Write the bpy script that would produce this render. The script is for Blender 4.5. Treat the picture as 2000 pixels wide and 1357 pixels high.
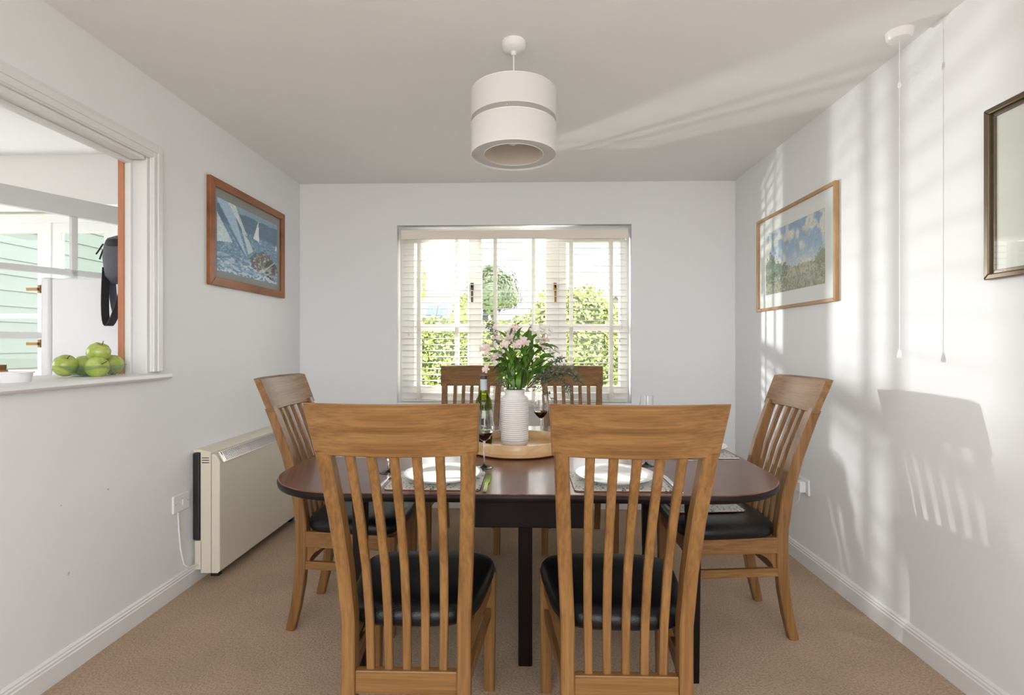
import bpy, bmesh, math, random
import numpy as np
from mathutils import Vector, Matrix
for o in list(bpy.data.objects): bpy.data.objects.remove(o)
S = bpy.context.scene
COL = S.collection
PI = math.pi
rnd = random.Random(7)

# ------------------------------------------------------------------ camera
TH = math.atan(26 / 1000.0)                  # slight turn to the left of the room's axis
cd = bpy.data.cameras.new('camera'); cam = bpy.data.objects.new('camera', cd); COL.objects.link(cam)
cam.location = (0, 0, 1.2); cam.rotation_euler = (PI / 2, 0, TH)
cd.sensor_width = 36; cd.lens = 18; cd.shift_y = -4.5 / 2000; cd.clip_start = 0.02; cd.clip_end = 300
S.camera = cam
def ray(px, py):
    a = (px - 1000) / 1000.0; b = -(py - 674) / 1000.0
    return (a * math.cos(TH) - math.sin(TH), a * math.sin(TH) + math.cos(TH), b)
def atY(px, py, Y):
    d = ray(px, py); t = Y / d[1]; return Vector((d[0] * t, Y, 1.2 + d[2] * t))

# ------------------------------------------------------------------ world, sun, exposure
SKY = 2.9
w = bpy.data.worlds.new('sky'); S.world = w; w.use_nodes = True
bg = w.node_tree.nodes['Background']; bg.inputs[0].default_value = (0.975, 0.985, 1.0, 1); bg.inputs[1].default_value = SKY
sd = bpy.data.lights.new('sun', 'SUN'); sd.energy = 2.6; sd.angle = math.radians(2); sd.color = (1, .96, .9)
so = bpy.data.objects.new('sun', sd); COL.objects.link(so)
so.rotation_euler = Vector((-.75, .25, -.75)).to_track_quat('-Z', 'Y').to_euler()
# low beam of sunlight thrown back at the window from the garden (gives the chair shadow on the right wall)
pd = bpy.data.lights.new('garden_glint', 'AREA'); pd.energy = 56; pd.shape = 'RECTANGLE'; pd.size = .03; pd.size_y = .075; pd.color = (1, .985, .97)
po = bpy.data.objects.new('garden_glint', pd); COL.objects.link(po); po.location = (-1.4, 4.5, 1.5)
po.rotation_euler = (Vector((1.3, 2.2, 1.3)) - po.location).to_track_quat('-Z', 'Y').to_euler()
def portal(name, loc, rot, sx, sy):
    l = bpy.data.lights.new(name, 'AREA'); l.shape = 'RECTANGLE'; l.size = sx; l.size_y = sy
    l.cycles.is_portal = True
    o = bpy.data.objects.new(name, l); COL.objects.link(o); o.location = loc; o.rotation_euler = rot
portal('window_portal', (-.0865, 4.02, 1.43), (-PI / 2, 0, 0), 1.74, 1.33)
portal('added_opening_portal', (-.075, -1.27, 1.485), (PI / 2, 0, 0), 3.13, 1.77)
S.view_settings.view_transform = 'Standard'; S.view_settings.look = 'None'
S.view_settings.exposure = 0.95; S.view_settings.gamma = 1; S.view_settings.use_curve_mapping = False

# ------------------------------------------------------------------ materials
def srgb(r, g, b):
    f = lambda c: (c / 255 / 12.92) if c / 255 <= .04045 else ((c / 255 + .055) / 1.055) ** 2.4
    return (f(r), f(g), f(b), 1)
def mat(name, col, rough=.5, metal=0, spec=.5, coat=0, bump=None, trans=0, sheen=0):
    m = bpy.data.materials.new(name); m.use_nodes = True; nt = m.node_tree; p = nt.nodes['Principled BSDF']
    p.inputs['Base Color'].default_value = col; p.inputs['Roughness'].default_value = rough
    p.inputs['Metallic'].default_value = metal; p.inputs['Specular IOR Level'].default_value = spec
    p.inputs['Coat Weight'].default_value = coat; p.inputs['Coat Roughness'].default_value = .08
    p.inputs['Transmission Weight'].default_value = trans; p.inputs['Sheen Weight'].default_value = sheen
    if bump:
        sc, st = bump
        tc = nt.nodes.new('ShaderNodeTexCoord'); n = nt.nodes.new('ShaderNodeTexNoise'); n.inputs['Scale'].default_value = sc
        n.inputs['Detail'].default_value = 4
        b = nt.nodes.new('ShaderNodeBump'); b.inputs['Strength'].default_value = st; b.inputs['Distance'].default_value = .01
        nt.links.new(tc.outputs['Object'], n.inputs['Vector']); nt.links.new(n.outputs[0], b.inputs['Height'])
        nt.links.new(b.outputs[0], p.inputs['Normal'])
    return m
def ramp_mat(name, stops, scale=(1, 1, 1), nscale=8, detail=6, rough=.5, coat=0, dist=0, bump=0, spec=.5, world=False, extra=None):
    m = mat(name, (1, 1, 1, 1), rough, coat=coat, spec=spec); nt = m.node_tree; p = nt.nodes['Principled BSDF']
    tc = nt.nodes.new('ShaderNodeTexCoord'); mp = nt.nodes.new('ShaderNodeMapping'); mp.inputs['Scale'].default_value = scale
    n = nt.nodes.new('ShaderNodeTexNoise'); n.inputs['Scale'].default_value = nscale; n.inputs['Detail'].default_value = detail
    n.inputs['Distortion'].default_value = dist; n.inputs['Roughness'].default_value = .6
    r = nt.nodes.new('ShaderNodeValToRGB')
    while len(r.color_ramp.elements) < len(stops): r.color_ramp.elements.new(.5)
    for e, (pos, c) in zip(r.color_ramp.elements, stops): e.position = pos; e.color = c
    nt.links.new(tc.outputs['Object'], mp.inputs[0]); nt.links.new(mp.outputs[0], n.inputs['Vector'])
    nt.links.new(n.outputs[0], r.inputs[0])
    out = r.outputs[0]
    if extra:       # fine second grain multiplied in
        n2 = nt.nodes.new('ShaderNodeTexNoise'); n2.inputs['Scale'].default_value = extra[0]; n2.inputs['Detail'].default_value = 3
        r2 = nt.nodes.new('ShaderNodeValToRGB'); r2.color_ramp.elements[0].position = .35; r2.color_ramp.elements[1].position = .6
        k = extra[1]; r2.color_ramp.elements[0].color = (k, k, k, 1); r2.color_ramp.elements[1].color = (1, 1, 1, 1)
        mx = nt.nodes.new('ShaderNodeMix'); mx.data_type = 'RGBA'; mx.blend_type = 'MULTIPLY'; mx.inputs[0].default_value = 1
        nt.links.new(mp.outputs[0], n2.inputs['Vector']); nt.links.new(n2.outputs[0], r2.inputs[0])
        nt.links.new(out, mx.inputs[6]); nt.links.new(r2.outputs[0], mx.inputs[7]); out = mx.outputs[2]
    nt.links.new(out, p.inputs['Base Color'])
    if bump:
        b = nt.nodes.new('ShaderNodeBump'); b.inputs['Strength'].default_value = bump; b.inputs['Distance'].default_value = .004
        nt.links.new(n.outputs[0], b.inputs['Height']); nt.links.new(b.outputs[0], p.inputs['Normal'])
    return m
def vcol_mat(name, rough=.5, coat=0):
    m = mat(name, (1, 1, 1, 1), rough, coat=coat); nt = m.node_tree
    a = nt.nodes.new('ShaderNodeAttribute'); a.attribute_name = 'paint'
    nt.links.new(a.outputs['Color'], nt.nodes['Principled BSDF'].inputs['Base Color']); return m
def glass_mat(name, tint=(1, 1, 1, 1), ior=1.45, rough=0.0, gain=1.0):
    # thin glass: clear transmission with a Fresnel reflection on top
    m = bpy.data.materials.new(name); m.use_nodes = True; nt = m.node_tree; nt.nodes.clear()
    o = nt.nodes.new('ShaderNodeOutputMaterial'); t = nt.nodes.new('ShaderNodeBsdfTransparent'); t.inputs[0].default_value = tint
    g = nt.nodes.new('ShaderNodeBsdfGlossy'); g.inputs['Roughness'].default_value = rough
    f = nt.nodes.new('ShaderNodeFresnel'); f.inputs[0].default_value = ior; x = nt.nodes.new('ShaderNodeMixShader')
    ge = nt.nodes.new('ShaderNodeNewGeometry'); mu = nt.nodes.new('ShaderNodeMath'); mu.operation = 'SUBTRACT'; mu.use_clamp = True
    nt.links.new(f.outputs[0], mu.inputs[0]); nt.links.new(ge.outputs['Backfacing'], mu.inputs[1])      # only the outer face of a pane reflects
    nt.links.new(mu.outputs[0], x.inputs[0]); nt.links.new(t.outputs[0], x.inputs[1]); nt.links.new(g.outputs[0], x.inputs[2])
    nt.links.new(x.outputs[0], o.inputs[0]); return m
def cloth_mat(name, col, trans=.4, alpha=1.0):
    m = bpy.data.materials.new(name); m.use_nodes = True; nt = m.node_tree; nt.nodes.clear()
    o = nt.nodes.new('ShaderNodeOutputMaterial'); d = nt.nodes.new('ShaderNodeBsdfDiffuse'); d.inputs[0].default_value = col
    t = nt.nodes.new('ShaderNodeBsdfTranslucent'); t.inputs[0].default_value = col
    x = nt.nodes.new('ShaderNodeMixShader'); x.inputs[0].default_value = trans
    nt.links.new(d.outputs[0], x.inputs[1]); nt.links.new(t.outputs[0], x.inputs[2]); out = x.outputs[0]
    if alpha < 1:
        tr = nt.nodes.new('ShaderNodeBsdfTransparent'); y = nt.nodes.new('ShaderNodeMixShader'); y.inputs[0].default_value = alpha
        nt.links.new(tr.outputs[0], y.inputs[1]); nt.links.new(out, y.inputs[2]); out = y.outputs[0]
    nt.links.new(out, o.inputs[0]); return m

M = {}
M['wall'] = mat('wall_paint', srgb(238, 239, 241), .75, spec=.25, bump=(60, .03))
M['ceiling'] = mat('ceiling_paint', srgb(243, 243, 243), .9, spec=.1)
M['gloss_white'] = mat('white_gloss_paint', srgb(232, 232, 233), .3)
M['satin_white'] = mat('white_satin', srgb(236, 235, 232), .4)
M['slat'] = cloth_mat('blind_slat_white', srgb(238, 234, 226), .22)
M['tape'] = cloth_mat('ladder_tape_cotton', srgb(244, 243, 238), .5)
M['valance'] = mat('valance_cream', srgb(240, 232, 220), .5)
M['carpet'] = ramp_mat('carpet_beige', [(.3, srgb(158, 134, 112)), (.5, srgb(185, 161, 138)), (.72, srgb(200, 178, 156))], (1, 1, 1), 130, 5, .95, bump=.9, spec=.05, extra=(3.0, .9))
OAK = [(.25, srgb(112, 76, 40)), (.5, srgb(137, 98, 56)), (.75, srgb(154, 115, 71))]
def oak(name, sc): return ramp_mat(name, OAK, sc, 7, 6, .38, dist=.3, extra=(34, .74), bump=.08)
M['oak_v'] = oak('oak_grain_upright', (4, 4, .14))
M['oak_h'] = oak('oak_grain_across', (.14, 4, 6))
M['oak_d'] = oak('oak_grain_lengthwise', (4, .14, 4))
M['leather'] = mat('black_leather', srgb(17, 15, 16), .36, spec=.35, bump=(180, .12))
M['mahogany'] = ramp_mat('mahogany', [(.25, srgb(74, 38, 23)), (.5, srgb(108, 60, 38)), (.75, srgb(134, 80, 54))], (2.2, .35, 2.2), 6, 6, .24, coat=.12, dist=.5, extra=(22, .68))
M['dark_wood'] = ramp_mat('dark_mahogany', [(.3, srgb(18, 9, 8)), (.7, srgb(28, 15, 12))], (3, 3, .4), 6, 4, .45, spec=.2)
M['tray'] = ramp_mat('tray_ash', [(.3, srgb(196, 156, 108)), (.7, srgb(222, 188, 142))], (.5, 4, 4), 7, 5, .3, coat=.3, dist=.4)
M['china'] = mat('white_china', srgb(240, 240, 240), .12, coat=.4)
M['vase'] = mat('white_matt_ceramic', srgb(226, 222, 220), .45)
M['glass'] = glass_mat('clear_glass', (.84, .89, .86, 1), 1.8)
M['drinkglass'] = mat('drinking_glass', (1, 1, 1, 1), 0.0, trans=1.0)
M['pane'] = glass_mat('window_pane', (.985, .995, .99, 1))
M['bottle'] = glass_mat('green_bottle_glass', srgb(176, 190, 66), 1.5)
M['wine'] = mat('red_wine', srgb(44, 8, 16), .05)
M['steel'] = mat('polished_steel', (.75, .75, .74, 1), .12, 1)
M['brass'] = mat('aged_brass', srgb(122, 92, 56), .4, .8)
M['iron'] = mat('dark_iron', srgb(70, 62, 54), .4, .6)
M['cream'] = mat('heater_cream', srgb(221, 213, 196), .42)
M['black'] = mat('black_enamel', srgb(38, 37, 38), .5)
M['chrome'] = mat('chrome_grille', (.62, .6, .58, 1), .3, .9)
M['plastic'] = mat('white_plastic', srgb(236, 236, 238), .3)
M['cork'] = mat('mat_edge_brown', srgb(120, 78, 52), .7)
M['pine'] = ramp_mat('varnished_pine', [(.3, srgb(112, 62, 32)), (.55, srgb(150, 92, 52)), (.8, srgb(168, 108, 66))], (3, .4, .9), 7, 5, .35)
M['oakframe'] = ramp_mat('oak_frame', [(.3, srgb(164, 126, 86)), (.7, srgb(190, 154, 112))], (3, .4, .9), 7, 5, .4)
M['bronze'] = mat('bronze_frame', srgb(104, 90, 72), .35, .5)
M['mount'] = mat('white_mount', srgb(240, 240, 240), .8)
M['greymount'] = mat('grey_mount', srgb(150, 150, 148), .8)
M['paper'] = mat('pale_paper', srgb(226, 226, 218), .7, coat=.6)
M['paint'] = vcol_mat('oil_paint', .5, .25)
M['orange_wood'] = ramp_mat('bare_orange_timber', [(.3, srgb(178, 110, 74)), (.7, srgb(200, 138, 102))], (3, 3, .4), 8, 4, .5)
M['bag'] = mat('grey_nylon', srgb(84, 86, 94), .6, bump=(90, .2))
M['bagdark'] = mat('black_webbing', srgb(34, 34, 38), .7)
M['apple'] = ramp_mat('green_apple_skin', [(.3, srgb(150, 172, 66)), (.7, srgb(196, 208, 120))], (1, 1, 1), 30, 4, .25)
M['stem'] = mat('brown_stalk', srgb(86, 64, 36), .7)
M['leaf'] = ramp_mat('fresh_leaf', [(.3, srgb(56, 92, 30)), (.7, srgb(108, 146, 56))], (1, 1, 1), 40, 3, .4)
M['leaf2'] = ramp_mat('grey_green_leaf', [(.3, srgb(78, 88, 70)), (.7, srgb(124, 128, 104))], (1, 1, 1), 60, 3, .5)
M['greenstem'] = mat('green_stem', srgb(86, 112, 52), .5)
M['pink'] = cloth_mat('pink_petal', srgb(246, 226, 222), .35)
M['whitepetal'] = cloth_mat('white_petal', srgb(248, 244, 238), .35)
M['shade'] = cloth_mat('lamp_shade_fabric', srgb(242, 241, 240), .35)
M['organza'] = cloth_mat('sheer_band', srgb(228, 226, 224), .5, .6)
M['shade_in'] = cloth_mat('inner_shade_fabric', srgb(232, 222, 210), .35)
M['kitchen'] = mat('kitchen_paint', srgb(240, 240, 240), .8)
M['fridge'] = mat('fridge_enamel', srgb(238, 239, 243), .25)
M['grass'] = ramp_mat('lawn', [(.3, srgb(120, 140, 60)), (.7, srgb(176, 190, 100))], (1, 1, 1), 6, 6, .9, bump=.5)
M['hedge'] = ramp_mat('hedge_leaf', [(.3, srgb(112, 128, 66)), (.5, srgb(164, 176, 96)), (.75, srgb(204, 206, 132))], (1, 1, 1), 9, 4, .5)
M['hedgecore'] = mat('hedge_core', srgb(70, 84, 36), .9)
M['pinetree'] = ramp_mat('dark_tree_leaf', [(.3, srgb(84, 100, 74)), (.7, srgb(134, 146, 114))], (1, 1, 1), 2, 4, .6)
M['bark'] = mat('bark', srgb(104, 88, 70), .9)
M['render'] = mat('pale_house_render', srgb(168, 165, 160), .8)
M['slate'] = mat('pale_slate_roof', srgb(126, 130, 140), .7)
M['solar'] = mat('solar_panel_blue', srgb(70, 92, 140), .3, coat=.1)
M['stone'] = ramp_mat('garden_stone', [(.3, srgb(150, 142, 130)), (.7, srgb(206, 198, 186))], (1, 1, 1), 5, 4, .9)
M['mortar'] = mat('dark_wall_core', srgb(92, 88, 80), .9)
M['board'] = mat('pale_green_weatherboard', srgb(96, 104, 100), .6)
M['amber'] = mat('amber_jar', srgb(150, 104, 60), .25)
# speckled placemat
def speckle():
    m = mat('speckled_mat', (1, 1, 1, 1), .5); nt = m.node_tree
    tc = nt.nodes.new('ShaderNodeTexCoord'); v = nt.nodes.new('ShaderNodeTexVoronoi'); v.inputs['Scale'].default_value = 75
    r = nt.nodes.new('ShaderNodeValToRGB'); r.color_ramp.interpolation = 'CONSTANT'
    r.color_ramp.elements[0].color = srgb(72, 74, 72); r.color_ramp.elements[1].color = srgb(206, 203, 196); r.color_ramp.elements[1].position = .3
    nt.links.new(tc.outputs['Object'], v.inputs['Vector']); nt.links.new(v.outputs['Distance'], r.inputs[0])
    nt.links.new(r.outputs[0], nt.nodes['Principled BSDF'].inputs['Base Color']); return m
M['speckle'] = speckle()

# ------------------------------------------------------------------ mesh helpers
class MB:
    def __init__(s): s.v = []; s.f = []
    def add(s, vs, fs):
        b = len(s.v); s.v += [tuple(v) for v in vs]; s.f += [tuple(i + b for i in f) for f in fs]; return s
    def box(s, x0, x1, y0, y1, z0, z1):
        if x0 > x1: x0, x1 = x1, x0
        if y0 > y1: y0, y1 = y1, y0
        if z0 > z1: z0, z1 = z1, z0
        vs = [(x0, y0, z0), (x1, y0, z0), (x1, y1, z0), (x0, y1, z0), (x0, y0, z1), (x1, y0, z1), (x1, y1, z1), (x0, y1, z1)]
        return s.add(vs, [(0, 3, 2, 1), (4, 5, 6, 7), (0, 1, 5, 4), (1, 2, 6, 5), (2, 3, 7, 6), (3, 0, 4, 7)])
    def rings(s, rings, cap=True, closed=True):
        n = len(rings[0]); vs = [p for r in rings for p in r]; fs = []
        for k in range(len(rings) - 1):
            for i in range(n if closed else n - 1):
                j = (i + 1) % n; fs.append((k * n + i, k * n + j, (k + 1) * n + j, (k + 1) * n + i))
        if cap: fs.append(tuple(reversed(range(n)))); fs.append(tuple((len(rings) - 1) * n + i for i in range(n)))
        return s.add(vs, fs)
    def lathe(s, prof, n=32, c=(0, 0, 0), cap=True):
        return s.rings([[(c[0] + r * math.cos(2 * PI * i / n), c[1] + r * math.sin(2 * PI * i / n), c[2] + z) for i in range(n)] for r, z in prof], cap)
    def tube(s, pts, r, n=8, taper=1.0):
        pts = [Vector(p) for p in pts]; rs = []; up = Vector((0, 0, 1))
        for k, p in enumerate(pts):
            t = (pts[min(k + 1, len(pts) - 1)] - pts[max(k - 1, 0)]).normalized()
            a = t.cross(up)
            if a.length < 1e-3: a = t.cross(Vector((0, 1, 0)))
            a.normalize(); b = t.cross(a).normalized()
            q = r[k] if isinstance(r, (list, tuple)) else r * (1 + (taper - 1) * k / max(1, len(pts) - 1))
            rs.append([p + q * (math.cos(2 * PI * i / n) * a + math.sin(2 * PI * i / n) * b) for i in range(n)])
        return s.rings(rs)
    def bar(s, path, w, t, ch=.003):
        # chamfered rectangular bar along a path lying mostly in the y-z plane; w across x, t across the path
        rs = []
        P = [Vector(p) for p in path]
        for k, p in enumerate(P):
            tg = P[min(k + 1, len(P) - 1)] - P[max(k - 1, 0)]; tg.x = 0; tg.normalize()
            nrm = Vector((0, -tg.z, tg.y)); ww = w[k] if isinstance(w, list) else w; tt = t[k] if isinstance(t, list) else t
            a, b = ww / 2, tt / 2; c = ch
            sec = [(-a, -b + c), (-a + c, -b), (a - c, -b), (a, -b + c), (a, b - c), (a - c, b), (-a + c, b), (-a, b - c)]
            rs.append([p + Vector((u, 0, 0)) + nrm * v for u, v in sec])
        return s.rings(rs)
    def prism(s, poly, axis, a0, a1):
        def P(u, v, a): return {'x': (a, u, v), 'y': (u, a, v), 'z': (u, v, a)}[axis]
        return s.rings([[P(u, v, a0) for u, v in poly], [P(u, v, a1) for u, v in poly]])
    def build(s, name, m, parent=None, smooth=None, bevel=0, seg=2):
        me = bpy.data.meshes.new(name); me.from_pydata(s.v, [], s.f)
        bm = bmesh.new(); bm.from_mesh(me); bmesh.ops.recalc_face_normals(bm, faces=bm.faces); bm.to_mesh(me); bm.free()
        me.materials.append(M[m] if isinstance(m, str) else m)
        if smooth:
            for p in me.polygons: p.use_smooth = True
            me.set_sharp_from_angle(angle=math.radians(smooth))
        o = bpy.data.objects.new(name, me); COL.objects.link(o); o.parent = parent
        if bevel:
            b = o.modifiers.new('bevel', 'BEVEL'); b.width = bevel; b.segments = seg; b.limit_method = 'ANGLE'; b.angle_limit = math.radians(40)
        return o
def tag(o, label, cat, group=None):
    o['label'] = label; o['category'] = cat
    if group: o['group'] = group
    return o
def thing(name, label, cat, loc=(0, 0, 0), rz=0, group=None):
    o = bpy.data.objects.new(name, None); COL.objects.link(o); o.location = loc; o.rotation_euler = (0, 0, rz); o.empty_display_size = .05
    return tag(o, label, cat, group)
def struct(o, label=None, cat=None):
    o['kind'] = 'structure'
    if label: o['label'] = label
    if cat: o['category'] = cat
    return o
def copy_tree(o, parent=None):
    c = o.copy(); COL.objects.link(c); c.parent = parent
    for ch in list(o.children): copy_tree(ch, c)
    return c
def inst(src, parent, loc, rot=None, scale=None, name=None):
    c = src.copy(); COL.objects.link(c); c.parent = parent; c.location = loc
    if rot is not None: c.rotation_euler = rot
    if scale is not None: c.scale = (scale,) * 3 if not hasattr(scale, '__len__') else scale
    return c
def wall_with_holes(mb, axis, a0, a1, u0, u1, z0, z1, holes):
    us = sorted({u0, u1} | {h[0] for h in holes} | {h[1] for h in holes}); zs = sorted({z0, z1} | {h[2] for h in holes} | {h[3] for h in holes})
    for i in range(len(us) - 1):
        for k in range(len(zs) - 1):
            um, zm = (us[i] + us[i + 1]) / 2, (zs[k] + zs[k + 1]) / 2
            if any(h[0] < um < h[1] and h[2] < zm < h[3] for h in holes): continue
            if axis == 'x': mb.box(a0, a1, us[i], us[i + 1], zs[k], zs[k + 1])
            else: mb.box(us[i], us[i + 1], a0, a1, zs[k], zs[k + 1])
    return mb

# ------------------------------------------------------------------ room shell
XL, XR, YB, YF, H = -1.68, 1.53, 3.775, -1.15, 2.4
XK = -1.793                                    # kitchen face of the hatch wall
HY0, HY1, HZ0, HZ1 = .75, 2.243, 1.06, 2.035     # hatch opening
WX0, WX1, WZ0, WZ1 = -.951, .778, .775, 2.088    # window opening
struct(MB().box(XL, XR, YF, YB, -.1, 0).build('floor', 'carpet'), 'beige cut pile carpet over the dining room floor', 'floor')
struct(MB().box(XK, XR + .25, YF, YB + .2, H, H + .12).build('ceiling', 'ceiling'), 'flat white painted dining room ceiling', 'ceiling')
mb = wall_with_holes(MB(), 'x', XK, XL, YF, YB, 0, H, [(HY0, HY1, HZ0, HZ1)])
wl = struct(mb.build('wall_left', 'wall'), 'white wall with the serving hatch into the kitchen', 'wall')
struct(MB().box(XR, XR + .25, YF, YB, 0, H).build('wall_right', 'wall'), 'white wall carrying the shadow of a chair', 'wall')
mb = wall_with_holes(MB(), 'y', YB, YB + .2, XK, XR + .25, 0, H, [(WX0, WX1, WZ0, WZ1)])
struct(mb.build('wall_back', 'wall'), 'white wall around the garden window', 'wall')
mb = wall_with_holes(MB(), 'y', YF - .2, YF, XK, XR + .25, 0, H, [(-1.64, 1.49, .6, 2.37)])
struct(mb.build('wall_front', 'wall'), 'white wall behind the camera with a wide opening added to light the room', 'wall')  # wide opening added so daylight from behind the camera brightens the room
for (y, z, r) in ((2.02, .62, .0045), (1.81, .62, .0035), (1.84, .36, .006)):     # small wall stains, built as thin discs
    MB().lathe([(r, 0), (r * .6, .0012)], 12).build('filled_screw_hole', mat('wall_stain', srgb(196, 196, 198), .8), wl).location = (XL, y, z)
for o in wl.children: o.rotation_euler = (0, PI / 2, 0)
# baseboards, moulded
prof = [(0, 0), (.016, 0), (.016, .066), (.013, .07), (.013, .078), (.009, .083), (.009, .088), (.004, .095), (0, .095)]
def base(name, axis, sgn, at, a0, a1, lab):
    poly = [(at + sgn * u, v) for u, v in prof]
    struct(MB().prism(poly, axis, a0, a1).build(name, 'gloss_white'), lab, 'baseboard')
base('baseboard_left', 'y', 1, XL, YF, YB - .02, 'white moulded skirting board under the serving hatch wall')
base('baseboard_right', 'y', -1, XR, YF, YB - .02, 'white moulded skirting board along the picture wall with the pull cord')
base('baseboard_back', 'x', -1, YB, XL, XR, 'white moulded skirting board under the garden window')

# hatch trim: stepped architrave, lining, sill
def arch(name, pieces, m='gloss_white', lab=None):
    mb = MB()
    for p in pieces: mb.box(*p)
    return struct(mb.build(name, m, bevel=.004), lab, 'trim')
T = [(0, .075, .012), (.006, .066, .017), (.03, .06, .023), (.004, .014, .021)]
side = []; top = []
for a, b, d in T:
    side.append((XL, XL + d, HY1 + a, HY1 + b, HZ0 + .02, HZ1 + b)); top.append((XL, XL + d, HY0 - .07, HY1 + a, HZ1 + a, HZ1 + b))
arch('trim_1', side, lab='white stepped moulding up the side of the serving hatch')
arch('trim_2', top, lab='white stepped moulding across the top of the serving hatch')
mb = MB().box(XK + .022, XL, HY1 - .012, HY1, HZ0, HZ1).box(XK + .022, XK + .05, HY1 - .026, HY1 - .012, HZ0, HZ1)
struct(mb.build('trim_3', 'gloss_white', bevel=.002), 'white lining board inside the hatch jamb', 'trim')
mb = MB().box(XK + .022, XL, HY0, HY1 - .026, HZ1 - .014, HZ1).box(XK + .022, XK + .05, HY0, HY1 - .026, HZ1 - .03, HZ1 - .014)
struct(mb.build('trim_4', 'gloss_white', bevel=.002), 'white lining board under the head of the hatch', 'trim')
struct(MB().box(XK - .004, XK + .022, HY1 - .03, HY1 + .02, HZ0, HZ1 + .03).build('trim_5', 'orange_wood'), 'bare orange timber strip on the kitchen edge of the hatch', 'trim')
struct(MB().box(XK - .004, XK + .022, HY0, HY1 - .03, HZ1 - .012, HZ1 + .03).build('trim_6', 'orange_wood'), 'bare timber strip along the top kitchen edge of the hatch', 'trim')
sp = [(XL + .042, 1.06), (XL + .036, 1.069), (XL + .022, 1.073), (XK - .25, 1.073), (XK - .25, 1.043), (XL + .022, 1.043), (XL + .036, 1.047), (XL + .042, 1.054)]
struct(MB().prism(sp, 'y', HY0 - .08, HY1 - .028).add([], []).build('trim_7', 'gloss_white', smooth=35), 'white rounded sill board of the serving hatch', 'trim')
sp2 = [(XL + .042, 1.06), (XL + .036, 1.069), (XL + .022, 1.073), (XL, 1.073), (XL, 1.043), (XL + .022, 1.043), (XL + .036, 1.047), (XL + .042, 1.054)]
struct(MB().prism(sp2, 'y', HY1 - .028, HY1 + .095).build('trim_8', 'gloss_white', smooth=35), 'white rounded end of the hatch sill against the wall', 'trim')

# ------------------------------------------------------------------ kitchen beyond the hatch
KY = 3.15
struct(MB().box(-5.0, XK, -1.6, 3.27, -.1, 0).build('floor_kitchen', 'stone'), 'pale kitchen floor beyond the hatch', 'floor')
struct(MB().box(-5.0, XK, -1.6, 3.27, H, H + .12).build('ceiling_kitchen', 'ceiling'), 'white kitchen ceiling seen through the hatch', 'ceiling')
mb = wall_with_holes(MB(), 'y', KY, KY + .12, -5.0, XK, 0, H, [(-4.6, -2.38, 0, 2.085)])
struct(mb.build('wall_kitchen_back', 'kitchen'), 'white kitchen wall with a wide doorway to the porch', 'wall')
struct(wall_with_holes(MB(), 'x', -5.1, -5.0, -1.6, 3.27, 0, H, [(-.6, 2.4, .9, 2.25)]).build('wall_kitchen_left', 'kitchen'), 'kitchen wall facing the hatch, its unseen opening widened to brighten the kitchen', 'wall')  # unseen opening made larger to brighten the kitchen
struct(MB().box(-5.1, XK, -1.7, -1.6, 0, H).build('wall_kitchen_front', 'kitchen'), 'unseen kitchen wall at the far end from the porch, added to cut the light', 'wall')  # end wall added to cut the daylight in the kitchen
struct(MB().box(-5.6, -2.2, KY + .12, 5.0, 2.38, 2.48).build('ceiling_porch_shade', 'ceiling'), 'porch roof added to shade the porch beyond the kitchen doorway', 'ceiling')  # opaque roof added to darken the porch
struct(MB().box(-2.3, -2.2, KY + .12, 5.0, 0, 2.38).build('wall_porch_sun_block', 'kitchen'), 'unseen porch side wall added to block the sun beyond the kitchen doorway', 'wall')  # out of view, added to keep the sun off the porch sashes
# glazed kitchen door standing open, hinged on the porch doorway
dr = thing('glazed_door', 'white glazed door standing open in the kitchen beyond the hatch', 'door', (-2.41, 3.13, 0), math.atan2(-.893, -.45))
L = .82; DT = .02
f = MB().box(0, .10, -DT, DT, .01, 2.03).box(L - .1, L, -DT, DT, .01, 2.03).box(.1, L - .1, -DT, DT, 1.925, 2.03).box(.1, L - .1, -DT, DT, .01, .2).box(.1, L - .1, -DT, DT, .8, .9)
f.build('door_frame', 'gloss_white', dr, bevel=.003)
for z in (1.235, 1.59): MB().box(.1, L - .1, -DT * .8, DT * .8, z, z + .035).build('glazing_bar', 'gloss_white', dr, bevel=.003)
for x0, x1, z0, z1 in ((.315, .345, .9, 1.925),):
    MB().box(x0, x1, -DT * .8, DT * .8, z0, z1).build('glazing_bar', 'gloss_white', dr, bevel=.003)
for x0, x1 in ((.1, .315), (.345, L - .1)):
    for z0, z1 in ((.9, 1.235), (1.27, 1.59), (1.625, 1.925)): MB().box(x0, x1, -.002, .002, z0, z1).build('pane', 'pane', dr)
MB().box(.1, L - .1, -.008, .008, .2, .8).build('panel', 'gloss_white', dr)
# fridge with its side to the hatch
fr = thing('fridge', 'tall white fridge side on behind the apple bowl', 'fridge', (-2.1, 2.74, 0))
MB().box(-.27, .27, -.24, .24, .03, 1.535).build('body', 'fridge', fr, bevel=.008)
MB().box(-.325, -.276, -.242, .24, .62, 1.54).build('door', 'fridge', fr, bevel=.01)
MB().box(-.325, -.276, -.242, .24, .05, .6).build('freezer_door', 'fridge', fr, bevel=.01)
for x in (-.22, .22):
    for y in (-.2, .2): MB().lathe([(.02, 0), (.02, .03)], 10, (x, y, 0)).build('foot', 'black', fr)
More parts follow.
